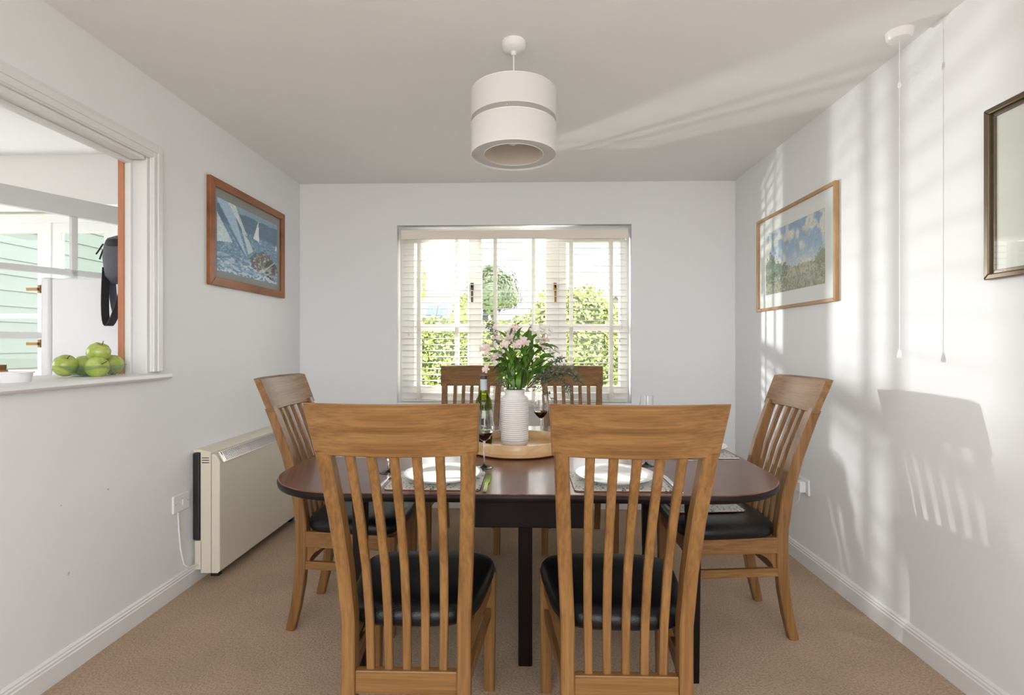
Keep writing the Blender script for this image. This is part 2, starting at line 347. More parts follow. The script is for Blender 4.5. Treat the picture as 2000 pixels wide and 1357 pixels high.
# backpack on a hook on the kitchen side of the hatch wall
hk = tag(MB().box(XK - .004, XK, 2.37, 2.41, 1.70, 1.76).tube([(XK - .002, 2.39, 1.745), (XK - .05, 2.39, 1.735), (XK - .055, 2.39, 1.755)], .005).build('coat_hook', 'steel'), 'small metal coat hook above the grey backpack', 'hook')
bgk = thing('backpack', 'grey nylon backpack with dangling black straps hanging by the fridge', 'bag', (XK - .09, 2.385, 1.3))
rs = []
for k, (z, hx, hy, ox) in enumerate(((.19, .055, .075, .01), (.22, .07, .09, .0), (.30, .08, .095, 0), (.36, .075, .09, 0), (.395, .07, .08, .005), (.42, .04, .05, .02))):
    rs.append([(ox + hx * math.copysign(abs(math.cos(a)) ** .6, math.cos(a)), hy * math.copysign(abs(math.sin(a)) ** .6, math.sin(a)), z + .006 * math.sin(3 * a + k)) for a in [2 * PI * i / 24 for i in range(24)]])
MB().rings(rs).build('body', 'bag', bgk, smooth=60)
rs = [[(.005 + r * (.084) * math.cos(a), r * .099 * math.sin(a), z) for a in [2 * PI * i / 24 for i in range(24)]] for r, z in ((1, .355), (1.03, .365), (1.03, .375), (1, .385))]
MB().rings(rs).build('zip_flap', 'bagdark', bgk, smooth=60)
def ribbon(pts, wv, t=.004):
    mb = MB(); W = Vector(wv); rs = []
    P = [Vector(p) for p in pts]
    for k, p in enumerate(P):
        tg = (P[min(k + 1, len(P) - 1)] - P[max(k - 1, 0)]).normalized(); n = tg.cross(W).normalized() * t / 2
        rs.append([p - W / 2 - n, p + W / 2 - n, p + W / 2 + n, p - W / 2 + n])
    return mb.rings(rs)
def arc(a, b, sag, n=14):
    a, b = Vector(a), Vector(b); return [a.lerp(b, i / n) + Vector(sag) * (4 * (i / n) * (1 - i / n)) for i in range(n + 1)]
ribbon(arc((-.06, -.06, .26), (.05, -.075, .22), (-.03, -.012, -.25)), (.012, .03, 0)).build('strap', 'bagdark', bgk, smooth=50)
ribbon(arc((-.07, -.02, .26), (-.01, .05, .21), (-.02, 0, -.2)), (.012, .03, 0)).build('strap', 'bag', bgk, smooth=50)
for d in (0, .02): MB().tube([(-.075, -.04 - d, .37), (-.09, -.045 - d, .34), (-.1, -.05 - d, .30 + d)], .0035).build('zip_pull', 'bagdark', bgk)
MB().tube([(.03, -.02, .41), (.036, 0, .44), (.03, .02, .41)], .006).build('grab_loop', 'bagdark', bgk)
# porch glazing beyond
pc = thing('porch_glazing', 'white framed porch windows beyond the kitchen doorway', 'window', (-3.6, 4.45, 0))
for x in (-1.9, -1.34, -.62, -.02, .6, 1.2): MB().box(x - .035, x + .035, -.04, .04, 0, 2.35).build('post', 'gloss_white', pc, bevel=.003)
for z in (0, .85, 2.28): MB().box(-1.9, 1.2, -.045, .045, z, z + .07).build('rail', 'gloss_white', pc)
for k, (x0, x1) in enumerate(((-1.865, -1.375), (-1.305, -.655), (-.585, -.055), (.015, .565), (.635, 1.165))):
    sf = MB().box(x0, x0 + .06, -.03, .03, .92, 2.28).box(x1 - .06, x1, -.03, .03, .92, 2.28).box(x0 + .06, x1 - .06, -.03, .03, 2.2, 2.28).box(x0 + .06, x1 - .06, -.03, .03, .92, .98).box(x0 + .06, x1 - .06, -.03, .03, 1.44, 1.48)
    sh = sf.build('sash', 'gloss_white', pc); MB().box(x0 + .06, x1 - .06, -.003, .003, .98, 2.2).build('pane', 'pane', sh)
    MB().box(x0, x1, -.02, .02, .07, .85).build('panel', 'gloss_white', pc)
    for z in (1.18, 1.66): MB().box(x1 - .04, x1 - .02, -.05, -.03, z, z + .07).box(x1 - .13, x1 - .03, -.065, -.05, z + .02, z + .045).build('handle', 'brass', sh)
nb = thing('weatherboard_wall', 'pale weatherboarded outbuilding wall outside the porch', 'outbuilding', (-6.6, 6.5, -.1))
MB().box(-.1, -.02, -3.2, 4, 0, 4).build('wall', 'board', nb)
b0 = MB().add([(-.02, -3.2, 0), (.008, -3.2, 0), (-.005, -3.2, .2), (-.02, -3.2, .2), (-.02, 4, 0), (.008, 4, 0), (-.005, 4, .2), (-.02, 4, .2)], [(0, 1, 2, 3), (4, 7, 6, 5), (0, 4, 5, 1), (1, 5, 6, 2), (2, 6, 7, 3), (0, 3, 7, 4)]).build('board', 'board', nb)
for k in range(1, 20): inst(b0, nb, (0, 0, .2 * k))
# things on the hatch ledge
bw = thing('fruit_bowl', 'shallow clear glass bowl holding green apples on the hatch sill', 'bowl', (-1.79, 2.06, 1.073))
MB().lathe([(0, 0), (.05, .0), (.06, .002), (.09, .022), (.122, .045), (.124, .046), (.118, .044), (.086, .026), (.055, .008), (.0, .006)], 40, cap=False).build('glass_dish', 'glass', bw, smooth=50)
ap = [(0, 0), (.012, -.003), (.026, .002), (.036, .016), (.039, .034), (.035, .052), (.022, .066), (.010, .068), (.003, .061), (0, .06)]
apl = ['green apple lying at the kitchen end of the fruit bowl', 'green apple with a dark calyx in the middle of the fruit bowl', 'green apple perched on top of the other apples', 'yellowish green apple at the fridge end of the fruit bowl', 'green apple tucked low behind the middle of the bowl']
for k, (x, y, z, rx, ry) in enumerate(((-.052, -.062, .022, .3, .5), (.03, -.022, .024, 1.0, .5), (-.005, .034, .07, .4, -.2), (.02, .078, .03, .9, .8), (-.062, .022, .02, .5, -.6))):
    a = thing('apple', apl[k], 'apple', (-1.79 + x, 2.06 + y, 1.073 + z), 0, 'apples in the glass bowl'); a.rotation_euler = (rx, ry, k)
    a.scale = (1.08,) * 3
    MB().lathe(ap, 24, (0, 0, -.006), cap=False).build('fruit', 'apple', a, smooth=60); MB().tube([(0, 0, .052), (.003, .001, .065), (.006, .003, .074)], .0014, 6).build('stalk', 'stem', a)
tb = thing('plastic_tub', 'small white lidless tub on the hatch sill', 'tub', (-1.76, 1.72, 1.073))
MB().lathe([(.042, 0), (.048, .03), (.052, .031), (.052, .035), (.046, .035), (.040, .004), (0, .004)], 32, cap=False).build('tub_body', 'plastic', tb, smooth=40)
jr = thing('amber_jar', 'little amber brown jar behind the white tub', 'jar', (-1.9, 1.80, 1.073))
MB().lathe([(.022, 0), (.024, .004), (.024, .036), (.018, .042), (0, .042)], 24).build('jar_body', 'amber', jr, smooth=40)
MB().lathe([(.02, .042), (.02, .056), (0, .056)], 24).build('lid', 'brass', jr, smooth=40)

# ------------------------------------------------------------------ window
YW = 3.93
wn = struct(thing('window_1', 'white three light casement window behind the blind', 'window', (0, YW, 0)))
def fx(px): return atY(px, 600, YW).x
def fz(py): return atY(1000, py, YW).z
m1, m2, m3, m4 = fx(918), fx(941), fx(1066), fx(1091)
MB().box(WX0, WX0 + .05, -.035, .05, WZ0, WZ1).box(WX1 - .05, WX1, -.035, .05, WZ0, WZ1).box(WX0 + .05, WX1 - .05, -.035, .05, WZ1 - .05, WZ1).box(WX0 + .05, WX1 - .05, -.035, .05, WZ0, WZ0 + .05).build('window_frame', 'satin_white', wn)
for a, b in ((m1, m2), (m3, m4)): MB().box(a, b, -.035, .05, WZ0 + .05, WZ1 - .05).build('mullion', 'satin_white', wn)
tz0, tz1 = fz(646), fz(633)
for k, (a, b, s, tp) in enumerate(((WX0 + .05, m1, .055, 0), (m2, m3, .0, 0), (m4, WX1 - .05, .055, 0))):
    z0, z1 = WZ0 + .05, WZ1 - .05
    if s:
        MB().box(a, a + s, -.05, .03, z0, z1).box(b - s * .25, b, -.05, .03, z0, z1).box(a + s, b - s * .25, -.05, .03, z1 - s, z1).box(a + s, b - s * .25, -.05, .03, z0, z0 + s).build('casement_frame', 'satin_white', wn)
        x0, x1, y0, y1 = a + s, b - s * .25, z0 + s, z1 - s
        if k == 2: x0, x1 = a + s * .25, b - s
    else: x0, x1, y0, y1 = a, b, z0, z1
    MB().box(a + s, b - s * .25, -.03, .02, tz0, tz1).build('glazing_bar', 'satin_white', wn)
    for q0, q1 in ((y0, tz0), (tz1, y1)): MB().box(a + s, b - s * .25, -.006, -.002, q0, q1).build('pane', 'pane', wn)
for px, m in ((1084, 'brass'), (922, 'iron')):
    c = atY(px, 560, YW - .06); hx = c.x; hz = c.z
    hd = MB().box(hx - .012, hx + .012, -.062, -.05, hz - .03, hz + .03).box(hx - .008, hx + .008, -.085, -.062, hz - .012, hz + .012).box(hx - .007, hx + .010, -.085, -.075, hz - .12, hz + .012).build('handle', m, wn, bevel=.002)
    hd['label'] = 'brass casement handle' if m == 'brass' else 'dark casement handle'
struct(MB().box(WX0, WX1, YB - .03, YW - .035, WZ0 - .03, WZ0 + .002).build('trim_9', 'gloss_white', bevel=.004), 'white window sill board under the blind', 'trim')

# ------------------------------------------------------------------ venetian blind
bl = thing('venetian_blind', 'cream wooden venetian blind with cotton ladder tapes in the window', 'blind', (0, 3.815, 0))
BX0, BX1 = -.925, .757
MB().box(BX0, BX1, -.034, -.022, 1.985, 2.052).box(BX0, BX0 + .012, -.022, .03, 1.985, 2.052).box(BX1 - .012, BX1, -.022, .03, 1.985, 2.052).build('valance', 'valance', bl, bevel=.003)
MB().box(BX0 + .02, BX1 - .02, -.018, .03, 2.0, 2.05).build('headrail', 'satin_white', bl)
sec = [(-.025, -.0015), (0, .0008), (.025, -.0015), (.025, .0012), (0, .0036), (-.025, .0012)]
s0 = MB().prism(sec, 'x', BX0 + .006, BX1 - .006).build('slat', 'slat', bl); s0.location = (0, 0, 1.965); s0.rotation_euler = (math.radians(6), 0, 0)
z = 1.965 - .0448; NS = 1
while z > WZ0 + .05: inst(s0, bl, (0, 0, z)); z -= .0448; NS += 1
MB().box(BX0 + .006, BX1 - .006, -.025, .025, WZ0 + .004, WZ0 + .022).build('bottom_rail', 'slat', bl, bevel=.003)
for px in (818, 892, 967, 1042, 1116, 1194):
    x = atY(px, 600, 3.79).x
    for y in (-.0285, .0275): MB().box(x - .0135, x + .0135, y, y + .001, WZ0 + .01, 1.995).build('ladder_tape', 'tape', bl)
for x, zb in ((BX1 - .05, 1.35), (BX1 - .065, 1.25), (BX0 + .06, 1.3)):
    c = MB().tube([(x, -.032, 1.99), (x, -.033, zb)], .0012, 6).build('pull_cord', 'plastic', bl)
    MB().lathe([(.003, .03), (.007, .008), (.006, 0), (0, 0)], 10, (x, -.033, zb - .03)).build('cord_acorn', 'valance', c, smooth=50)

# ------------------------------------------------------------------ garden
gd = struct(MB().box(-60, 60, 7.0, 120, -.5, -.12).build('ground', 'grass'), 'sunlit lawn beyond the terrace outside the window', 'lawn')
struct(MB().box(-60, 60, YB + .2, 7.0, -.5, -.12).box(-60, 60, -40, YF - .2, -.5, -.12).box(-60, -5.1, YF - .2, YB + .2, -.5, -.12).build('floor_terrace', 'stone'), 'pale stone terrace round the house', 'terrace')  # paving kept pale so the unseen ground bounces neutral light indoors
def foliage(mb_pts, nrm, size, seed, up=.3):
    # leaf quads scattered over given points
    r = np.random.RandomState(seed); n = len(mb_pts)
    d = nrm + r.normal(0, .7, (n, 3)); d /= np.linalg.norm(d, axis=1)[:, None]
    t = np.cross(d, r.normal(0, 1, (n, 3))); t /= np.linalg.norm(t, axis=1)[:, None]; b = np.cross(d, t)
    s = size * (.6 + .8 * r.rand(n))[:, None]
    v = np.stack([mb_pts - t * s, mb_pts - b * s * .5, mb_pts + t * s, mb_pts + b * s * .5], 1).reshape(-1, 3)
    return v, [(4 * i, 4 * i + 1, 4 * i + 2, 4 * i + 3) for i in range(n)]
def raw(name, v, f, m, parent):
    me = bpy.data.meshes.new(name); me.from_pydata([tuple(p) for p in v], [], f); me.materials.append(M[m])
    o = bpy.data.objects.new(name, me); COL.objects.link(o); o.parent = parent; return o
def hedge_top(x):
    px = 1026 + x / 12.0 * 1000
    base_t = 1.86 + .10 * math.sin(x * 1.3) + .05 * math.sin(x * 3.1 + 1)
    return base_t
hd = thing('garden_hedge', 'long yellow green hedge across the garden outside the window', 'hedge', (0, 12, -.12))
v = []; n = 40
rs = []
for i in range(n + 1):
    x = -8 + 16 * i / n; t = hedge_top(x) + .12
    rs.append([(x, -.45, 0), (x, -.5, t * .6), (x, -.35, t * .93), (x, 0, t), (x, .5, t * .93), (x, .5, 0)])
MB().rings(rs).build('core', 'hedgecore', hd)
r = np.random.RandomState(3); N = 26000
X = r.uniform(-8, 8, N); U = r.rand(N); tt = np.array([hedge_top(x) + .12 for x in X])
zz = np.where(U < .75, U / .75 * tt * .93, tt * (.93 + .07 * (U - .75) / .25)); yy = np.where(U < .75, -.52, -.4 + .8 * (U - .75) / .25)
P = np.stack([X, yy + r.normal(0, .05, N), np.maximum(.03, zz + r.normal(0, .05, N))], 1)
nn = np.where((U < .75)[:, None], [[0, -1, .35]], [[0, -.2, 1]])
v, f = foliage(P, nn, .05, 4); fo = raw('foliage', v, f, 'hedge', hd); fo['kind'] = 'stuff'
def blob_plant(name, lab, cat, c, rad, n, size, m, seed, trunk=None, core=.88, lumps=1.0):
    root = thing(name, lab, cat, (c[0], c[1], -.12)); r = np.random.RandomState(seed)
    d = r.normal(0, 1, (n, 3)); d /= np.linalg.norm(d, axis=1)[:, None]
    k = 1 + lumps * .12 * (np.sin(d[:, 0] * 7 + seed) + np.sin(d[:, 2] * 6 + 2 * seed) + np.sin(d[:, 1] * 8))
    p = d * np.array(rad) * (k * (.86 + .18 * r.rand(n)))[:, None] + np.array([0, 0, c[2] + .12]); ok = p[:, 2] > .05
    v, f = foliage(p[ok], d[ok], size, seed); fo = raw('foliage', v, f, m, root); fo['kind'] = 'stuff'
    bm = bmesh.new(); bmesh.ops.create_icosphere(bm, subdivisions=3, radius=1)
    me = bpy.data.meshes.new('core')
    for q in bm.verts:
        k = 1 + lumps * .12 * (math.sin(q.co.x * 7 + seed) + math.sin(q.co.z * 6 + 2 * seed) + math.sin(q.co.y * 8))
        q.co = Vector((q.co.x * rad[0], q.co.y * rad[1], q.co.z * rad[2])) * k * core + Vector((0, 0, c[2] + .12)); q.co.z = max(q.co.z, .02)
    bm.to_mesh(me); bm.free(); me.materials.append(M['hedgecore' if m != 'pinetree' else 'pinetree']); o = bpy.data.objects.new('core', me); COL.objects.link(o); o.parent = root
    if trunk: MB().tube([(0, 0, 0), (.05, 0, c[2] * .5), (0, 0, c[2])], [trunk, trunk * .8, trunk * .6], 10).build('trunk', 'bark', root, smooth=50)
    return root
blob_plant('rounded_shrub', 'big rounded golden shrub rising above the hedge', 'shrub', (1.0, 10.6, 1.0), (1.1, .55, 1.4), 9000, .05, 'hedge', 5, lumps=.35)
blob_plant('garden_tree', 'dark green evergreen tree beyond the hedge', 'tree', (-1.75, 27, 4.0), (1.25, 1.2, 1.25), 5000, .12, 'pinetree', 8, trunk=.2)
blob_plant('young_tree', 'thin pale tree beside the dark evergreen', 'tree', (-2.9, 24, 2.7), (.6, .6, .9), 900, .1, 'hedge', 11, trunk=.08, core=.2)
blob_plant('young_tree', 'thin pale tree behind the hedge near the solar panel roof', 'tree', (-5.2, 24, 4.2), (.7, .6, 1.1), 700, .1, 'hedge', 12, trunk=.08, core=.2)
def house(lab, c, wd, dp, eave, ridge, gable_front=False):
    h = thing('house', lab, 'house', (c[0], c[1], -.12))
    MB().box(-wd / 2, wd / 2, 0, dp, 0, eave).build('wall', 'render', h)
    if gable_front:
        MB().prism([(-wd / 2, eave), (wd / 2, eave), (0, ridge)], 'y', 0, dp).build('gable', 'render', h)
        for s in (-1, 1): MB().prism([(0, ridge), (0, ridge + .2), (s * (wd / 2 + .4), eave - .1), (s * (wd / 2 + .4), eave - .3)], 'y', -.4, dp + .4).build('roof_slope', 'slate', h)
    else:
        for y0, y1 in ((-.4, dp / 2), (dp + .4, dp / 2)): MB().prism([(y0, eave - .2), (y0, eave), (y1, ridge + .2), (y1, ridge)], 'x', -wd / 2 - .3, wd / 2 + .3).build('roof_slope', 'slate', h)
    return h
h1 = house('pale house with a blue solar panel on its roof', (-8.2, 40, 0), 9, 8, 2.9, 6.2)
for k, x in enumerate((.35, 1.15)):
    pts = []
    for yy in (.5, 1.6):
        zz = 2.9 + (6.4 - 2.9) * (yy + .4) / 4.4
        pts.append((yy, zz))
    MB().prism([(pts[0][0], pts[0][1]), (pts[0][0], pts[0][1] + .12), (pts[1][0], pts[1][1] + .12), (pts[1][0], pts[1][1])], 'x', x, x + .76).build('solar_panel', 'solar', h1)
house('pale house whose slate roof rises above the golden shrub', (1.2, 44, 0), 6.5, 8, 3.4, 6.6)
house('pale gabled house at the end of the hedge', (6.6, 38, 0), 2.6, 6, 3.5, 4.9, True)
# low dry stone wall between the terrace and the hedge, every stone its own piece
gw = thing('stone_garden_wall', 'low dry stone wall in front of the hedge', 'garden wall', (0, 8, -.12))
MB().box(-3.6, 3.6, .02, .3, 0, .66).build('core', 'mortar', gw)
sts = []
for k in range(5):
    mb = MB()
    mb.rings([[(.5 * q * math.copysign(abs(math.cos(a)) ** .5, math.cos(a)) * (1 + .06 * math.sin(3 * a + k)), y_, .5 + .5 * q * math.copysign(abs(math.sin(a)) ** .5, math.sin(a)) * (1 + .06 * math.cos(2 * a + k))) for a in [2 * PI * t / 10 + .15 for t in range(10)]] for q, y_ in ((.9, .1), (.96, -.02), (.8, -.06))])
    sts.append(mb)
src = {}
zc = 0.0
for row in range(5):
    hgt = (.16, .14, .15, .13, .13)[row]; x = -3.6 + rnd.uniform(0, .1)
    while x < 3.5:
        wd = rnd.uniform(.2, .4); k = rnd.randrange(5)
        if k not in src: o = sts[k].build('stone', 'stone', gw, smooth=50); src[k] = o
        else: o = inst(src[k], gw, (0, 0, 0))
        o.location = (x + wd / 2, rnd.uniform(-.02, .02), zc); o.scale = (wd * .94, 1, hgt * .93); x += wd
    zc += hgt

# ------------------------------------------------------------------ dining chairs
def py(z):   # back line of the chair, seen from the side
    K = [(0, -.245), (.1, -.222), (.2, -.206), (.32, -.197), (.45, -.198), (.6, -.216), (.75, -.254), (.9, -.306), (1.0, -.345), (1.06, -.37)]
    for (a, p), (b, q) in zip(K, K[1:]):
        if z <= b:
            t = (z - a) / (b - a); return p + (q - p) * t
    return K[-1][1]
def make_chair():
    c = thing('dining_chair', 'oak dining chair', 'chair')
    Z = [0, .05, .1, .15, .2, .26, .32, .38, .45, .52, .6, .68, .75, .82, .9, .94]
    for s in (-1, 1):
        MB().bar([(s * (.158 + .024 * max(0, (z - .45) / .48)), py(z), z) for z in Z], .037, [.036 + .012 * math.sin(PI * min(1, z / .9)) for z in Z], .004).build('back_post', 'oak_v', c, smooth=40)
        MB().bar([(s * .2, .19, 0), (s * .2, .19, .2), (s * .2, .19, .415)], [.036, .04, .044], [.036, .04, .044], .003).build('front_leg', 'oak_v', c)
        # side rail, stretcher, bracket
        ang = lambda y: s * (.162 + (.2 - .162) * (y + .2) / .39)
        for z0, z1, t, nm in ((.352, .418, .022, 'seat_rail'), (.258, .292, .018, 'stretcher')):
            y0, y1 = py((z0 + z1) / 2) + .018, .172
            xs = [(ang(y0) - t / 2, y0), (ang(y0) + t / 2, y0), (ang(y1) + t / 2, y1), (ang(y1) - t / 2, y1)]
            MB().prism(xs, 'z', z0, z1).build(nm, 'oak_d', c, bevel=.002)
        yb = -.177
        poly = [(yb, .352), (yb + .085, .352)] + [(yb + .085 - .075 * math.sin(q), .352 - .075 * (1 - math.cos(q)) - .005) for q in (.3, .7, 1.1, 1.4)] + [(yb, .262)]
        MB().prism(poly, 'x', s * .158 - .009, s * .158 + .009).build('corner_bracket', 'oak_v', c)
    MB().box(-.178, .178, .18, .202, .352, .418).build('seat_rail', 'oak_h', c, bevel=.002)
    # lower back rail, slightly arched
    MB().box(-.14, .14, -.214, -.192, .248, .312).build('lower_rail', 'oak_h', c, bevel=.003)
    # crest rail: bowed in plan, leaning with the posts, narrower at its foot
    nu, nv = 16, 4; rings = []
    for i in range(nu + 1):
        u = -1 + 2 * i / nu; sec = []
        for j in range(nv + 1):
            v = j / nv; z = .925 + .133 * v; hw = .206 + .008 * v
            sec.append((u * hw, py(z) - .034 * (1 - u * u) + .013 + .008, z - .006 * 0))
        for j in range(nv, -1, -1):
            v = j / nv; z = .925 + .133 * v; hw = .206 + .008 * v
            sec.append((u * hw, py(z) - .034 * (1 - u * u) - .013 + .004, z + .004 * (1 if j == nv else 0)))
        rings.append(sec)
    MB().rings(rings).build('crest_rail', 'oak_h', c, smooth=40, bevel=.003)
    for k in range(-2, 3):
        pts = []
        for z in [.308, .38, .45, .52, .6, .68, .75, .82, .88, .935]:
            t = (z - .308) / .627; x = k * (.05 + .0065 * t); bow = -.034 * (1 - (x / .2) ** 2) * max(0, t) ** 1.2
            pts.append((x, py(z) + bow + .006 * t, z))
        MB().bar(pts, .0225, .017, .003).build('back_slat', 'oak_v', c, smooth=40)
    # leather seat pad
    out = []
    ctrl = []
    for i in range(48):
        a = 2 * PI * i / 48; ca, sa = math.cos(a), math.sin(a)
        e = .42; x = math.copysign(abs(ca) ** e, ca); y = math.copysign(abs(sa) ** e, sa)
        hw = .183 + (.234 - .183) * (y + 1) / 2
        yy = .018 + y * .2 + (-.012 * (1 - x * x) if y < 0 else .012 * (1 - x * x))
        ctrl.append((x * hw, yy))
    rings = []
    for sc, z in ((.96, .418), (1.0, .428), (1.005, .442), (.99, .456), (.95, .466), (.85, .474), (.6, .477), (.3, .474), (.02, .473)):
        rings.append([(x * sc, .018 + (y - .018) * sc, z) for x, y in ctrl])
    MB().rings(rings).build('seat_pad', 'leather', c, smooth=60)
    return c
ch = make_chair()
G = 'oak dining chairs round the table'
spots = [(-.325, 1.60, 0, 'slatted oak dining chair drawn up in front of the wine bottle end of the near table edge'),
         (.272, 1.595, 0, 'slatted oak dining chair opposite the chair right of the vase'),
         (-.745, 2.30, -PI / 2, 'slatted oak dining chair beside the cream storage heater'),
         (.85, 2.285, PI / 2, 'slatted oak dining chair with a speckled mat on its seat, shadow on wall'),
         (-.362, 3.13, PI, 'slatted oak dining chair before the window behind the wine bottle'),
         (.312, 3.13, PI, 'slatted oak dining chair before the window behind the drooping sprig')]
spots[0] = spots[0][:3] + ('slatted oak dining chair with back to the doorway, nearer the storage heater',)
spots[1] = spots[1][:3] + ('slatted oak dining chair with back to the doorway, nearer the pull cord wall',)
for k, (x, y, rz, lab) in enumerate(spots):
    o = ch if k == 0 else copy_tree(ch)
    o.location = (x, y, 0); o.rotation_euler = (0, 0, rz); tag(o, lab, 'chair', G)

# ------------------------------------------------------------------ table
TX, TY, TZ = 0.0, 2.2, .75
tbl = thing('dining_table', 'dark mahogany dining table with rounded corners in the middle of the carpet', 'table', (TX, TY, 0))
def rrect(hx, hy, R, n=10):
    p = []
    for cx, cy, a0 in ((hx - R, hy - R, 0), (-hx + R, hy - R, PI / 2), (-hx + R, -hy + R, PI), (hx - R, -hy + R, 1.5 * PI)):
        for i in range(n + 1): a = a0 + PI / 2 * i / n; p.append((cx + R * math.cos(a), cy + R * math.sin(a)))
    return p
rings = [[(x, y, z) for x, y in rrect(.87 - d, .66 - d, .30 - d, 14)] for d, z in ((.012, TZ - .028), (.003, TZ - .024), (0, TZ - .016), (0, TZ - .008), (.003, TZ - .0025), (.006, TZ))]
MB().rings(rings[-2:]).build('tabletop', 'mahogany', tbl, smooth=35)
MB().rings(rings[:-1]).build('edge_moulding', 'dark_wood', tbl, smooth=35)
MB().box(-.215, .215, -.47, .47, .582, TZ - .028).build('frame_box', 'dark_wood', tbl, bevel=.004)
for x, y in ((0, -.26), (0, .26)): MB().bar([(x, y, 0), (x, y, .582)], .052, .052, .004).build('leg', 'dark_wood', tbl)
for x in (-.6, .6):
    for y in (-.35, .35): MB().bar([(x, y, 0), (x, y, TZ - .028)], [.036, .05], [.036, .05], .004).build('leg', 'dark_wood', tbl)

# place settings
def mat_obj(lab, x, y, rz, z=TZ, grp='speckled place mats'):
    t = thing('place_mat', lab, 'place mat', (x, y, z), rz, grp)
    MB().prism(rrect(.15, .112, .014, 5), 'z', 0, .003).build('cork_base', 'cork', t)
    MB().prism(rrect(.15, .112, .014, 5), 'z', .003, .0055).build('printed_face', 'speckle', t)
    return t
pl_prof = [(0, .008), (.075, .008), (.088, .012), (.128, .023), (.131, .0225), (.130, .020), (.092, .005), (.078, .001), (.076, 0), (.07, 0), (.068, .004), (0, .004)]
def plate(lab, x, y, z=TZ + .0055):
    p = MB().lathe(pl_prof, 48, cap=False).build('dinner_plate', 'china', smooth=50); p.location = (x, y, z); return tag(p, lab, 'plate', 'white dinner plates')
def knife(lab, x, y, rz):
    t = thing('table_knife', lab, 'knife', (x, y, TZ), rz, 'steel cutlery')
    MB().prism([(-.006, -.105), (.006, -.105), (.005, -.01), (-.005, -.01)], 'z', 0, .006).build('handle', 'steel', t, bevel=.002)
    MB().prism([(-.005, -.01), (.005, -.01), (.009, .0), (.01, .09), (.006, .11), (-.004, .115), (-.005, .08)], 'z', .002, .004).build('blade', 'steel', t)
def fork(lab, x, y, rz):
    t = thing('table_fork', lab, 'fork', (x, y, TZ), rz, 'steel cutlery')
    MB().prism([(-.006, -.1), (.006, -.1), (.003, .02), (.011, .045), (.011, .055), (-.011, .055), (-.011, .045), (-.003, .02)], 'z', 0, .004).build('handle', 'steel', t, bevel=.001)
    for k in range(4): MB().box(-.011 + .0062 * k, -.0076 + .0062 * k, .055, .098, .001, .004).build('tine', 'steel', t)
mat_obj('speckled place mat under the plate nearer the wine bottle', -.29, 1.69, 0)
plate('white dinner plate set before the chair nearer the storage heater', -.275, 1.705)
fork('steel fork left of the plate nearer the wine bottle', -.462, 1.69, 0); knife('steel knife beside the red wine glass', -.125, 1.665, 0)
mat_obj('speckled place mat under the plate nearer the tall flute', .302, 1.69, 0)
plate('white dinner plate set before the chair nearer the pull cord wall', .297, 1.705)
fork('steel fork left of the plate nearer the flute glass', .13, 1.69, 0); knife('steel knife right of the plate nearer the flute glass', .472, 1.665, 0)
mat_obj('speckled place mat at the table end by the pull cord wall', .73, 2.215, PI / 2)
plate('white dinner plate at the table end by the pull cord wall', .725, 2.215)
knife('steel knife at the table end by the pull cord wall', .74, 2.045, PI / 2); fork('steel fork at the table end by the pull cord wall', .74, 2.40, PI / 2)
mat_obj('speckled place mat at the table end by the storage heater', -.73, 2.24, PI / 2)
plate('white dinner plate at the table end by the storage heater', -.725, 2.24)
fork('steel fork at the table end by the storage heater', -.74, 2.07, -PI / 2)
mat_obj('speckled place mat lying on the seat of a chair', .80, 2.345, .08, .478)

# tray
tr = thing('round_tray', 'round pale wooden tray with a low rim under the vase', 'tray', (-.035, 2.215, TZ))
MB().lathe([(0, .004), (.206, .004), (.210, .008), (.210, .014), (.2, .016), (0, .016)], 64, cap=False).build('base', 'tray', tr, smooth=40)
MB().lathe([(.198, .0155), (.200, .05), (.198, .053), (.19, .053), (.188, .05), (.188, .0155)], 64, cap=False).build('rim', 'tray', tr, smooth=40)
# vase
vs = thing('ribbed_vase', 'tall white ribbed ceramic vase on the round tray', 'vase', (-.047, 2.235, TZ + .016))
pf = [(0, 0), (.05, 0), (.055, .004), (.0585, .02)]
for k in range(20):
    z = .022 + .0088 * k; rr = .059 - .0012 * abs(k - 12) / 12
    pf += [(rr, z), (rr + .0032, z + .0022), (rr + .0032, z + .0058), (rr, z + .008)]
pf += [(.0605, .2), (.056, .208), (.046, .215), (.043, .222), (.044, .238), (.0455, .241), (.042, .242), (.039, .235), (.04, .21), (.05, .19), (.05, .01), (0, .01)]
MB().lathe(pf, 56, cap=False).build('vase_body', 'vase', vs, smooth=70)
# wine bottle
bt = thing('wine_bottle', 'green glass wine bottle with grey foil neck on the tray', 'bottle', (-.182, 2.235, TZ + .016))
MB().lathe([(0, .004), (.03, 0), (.036, .004), (.0372, .012), (.0372, .175), (.034, .195), (.022, .218), (.0155, .232), (.0145, .24)], 40, cap=False).build('glass_body', 'bottle', bt, smooth=50)
MB().lathe([(.0148, .238), (.0152, .24), (.0152, .285), (.0155, .286), (.0150, .287)], 32, cap=False).build('foil_sleeve', mat('foil_grey', srgb(196, 202, 212), .35), bt, smooth=50)
MB().lathe([(.0158, .286), (.0162, .288), (.0162, .3), (.014, .303), (0, .303)], 32).build('cap', mat('bottle_cap', srgb(62, 46, 40), .4), bt, smooth=50)
MB().lathe([(.0376, .025), (.0378, .028), (.0378, .115), (.0376, .118)], 40, cap=False).build('label', mat('bottle_label', srgb(48, 40, 42), .6), bt, smooth=50)
pts = []
mbx = MB().rings([[(.0381 * math.cos(a), .0381 * math.sin(a), z) for a in [-PI / 2 + .15 + .8 * i / 10 for i in range(11)]] for z in (.03, .07)], cap=False, closed=False)
mbx.build('label_panel', mat('label_pale', srgb(206, 186, 184), .6), bt)
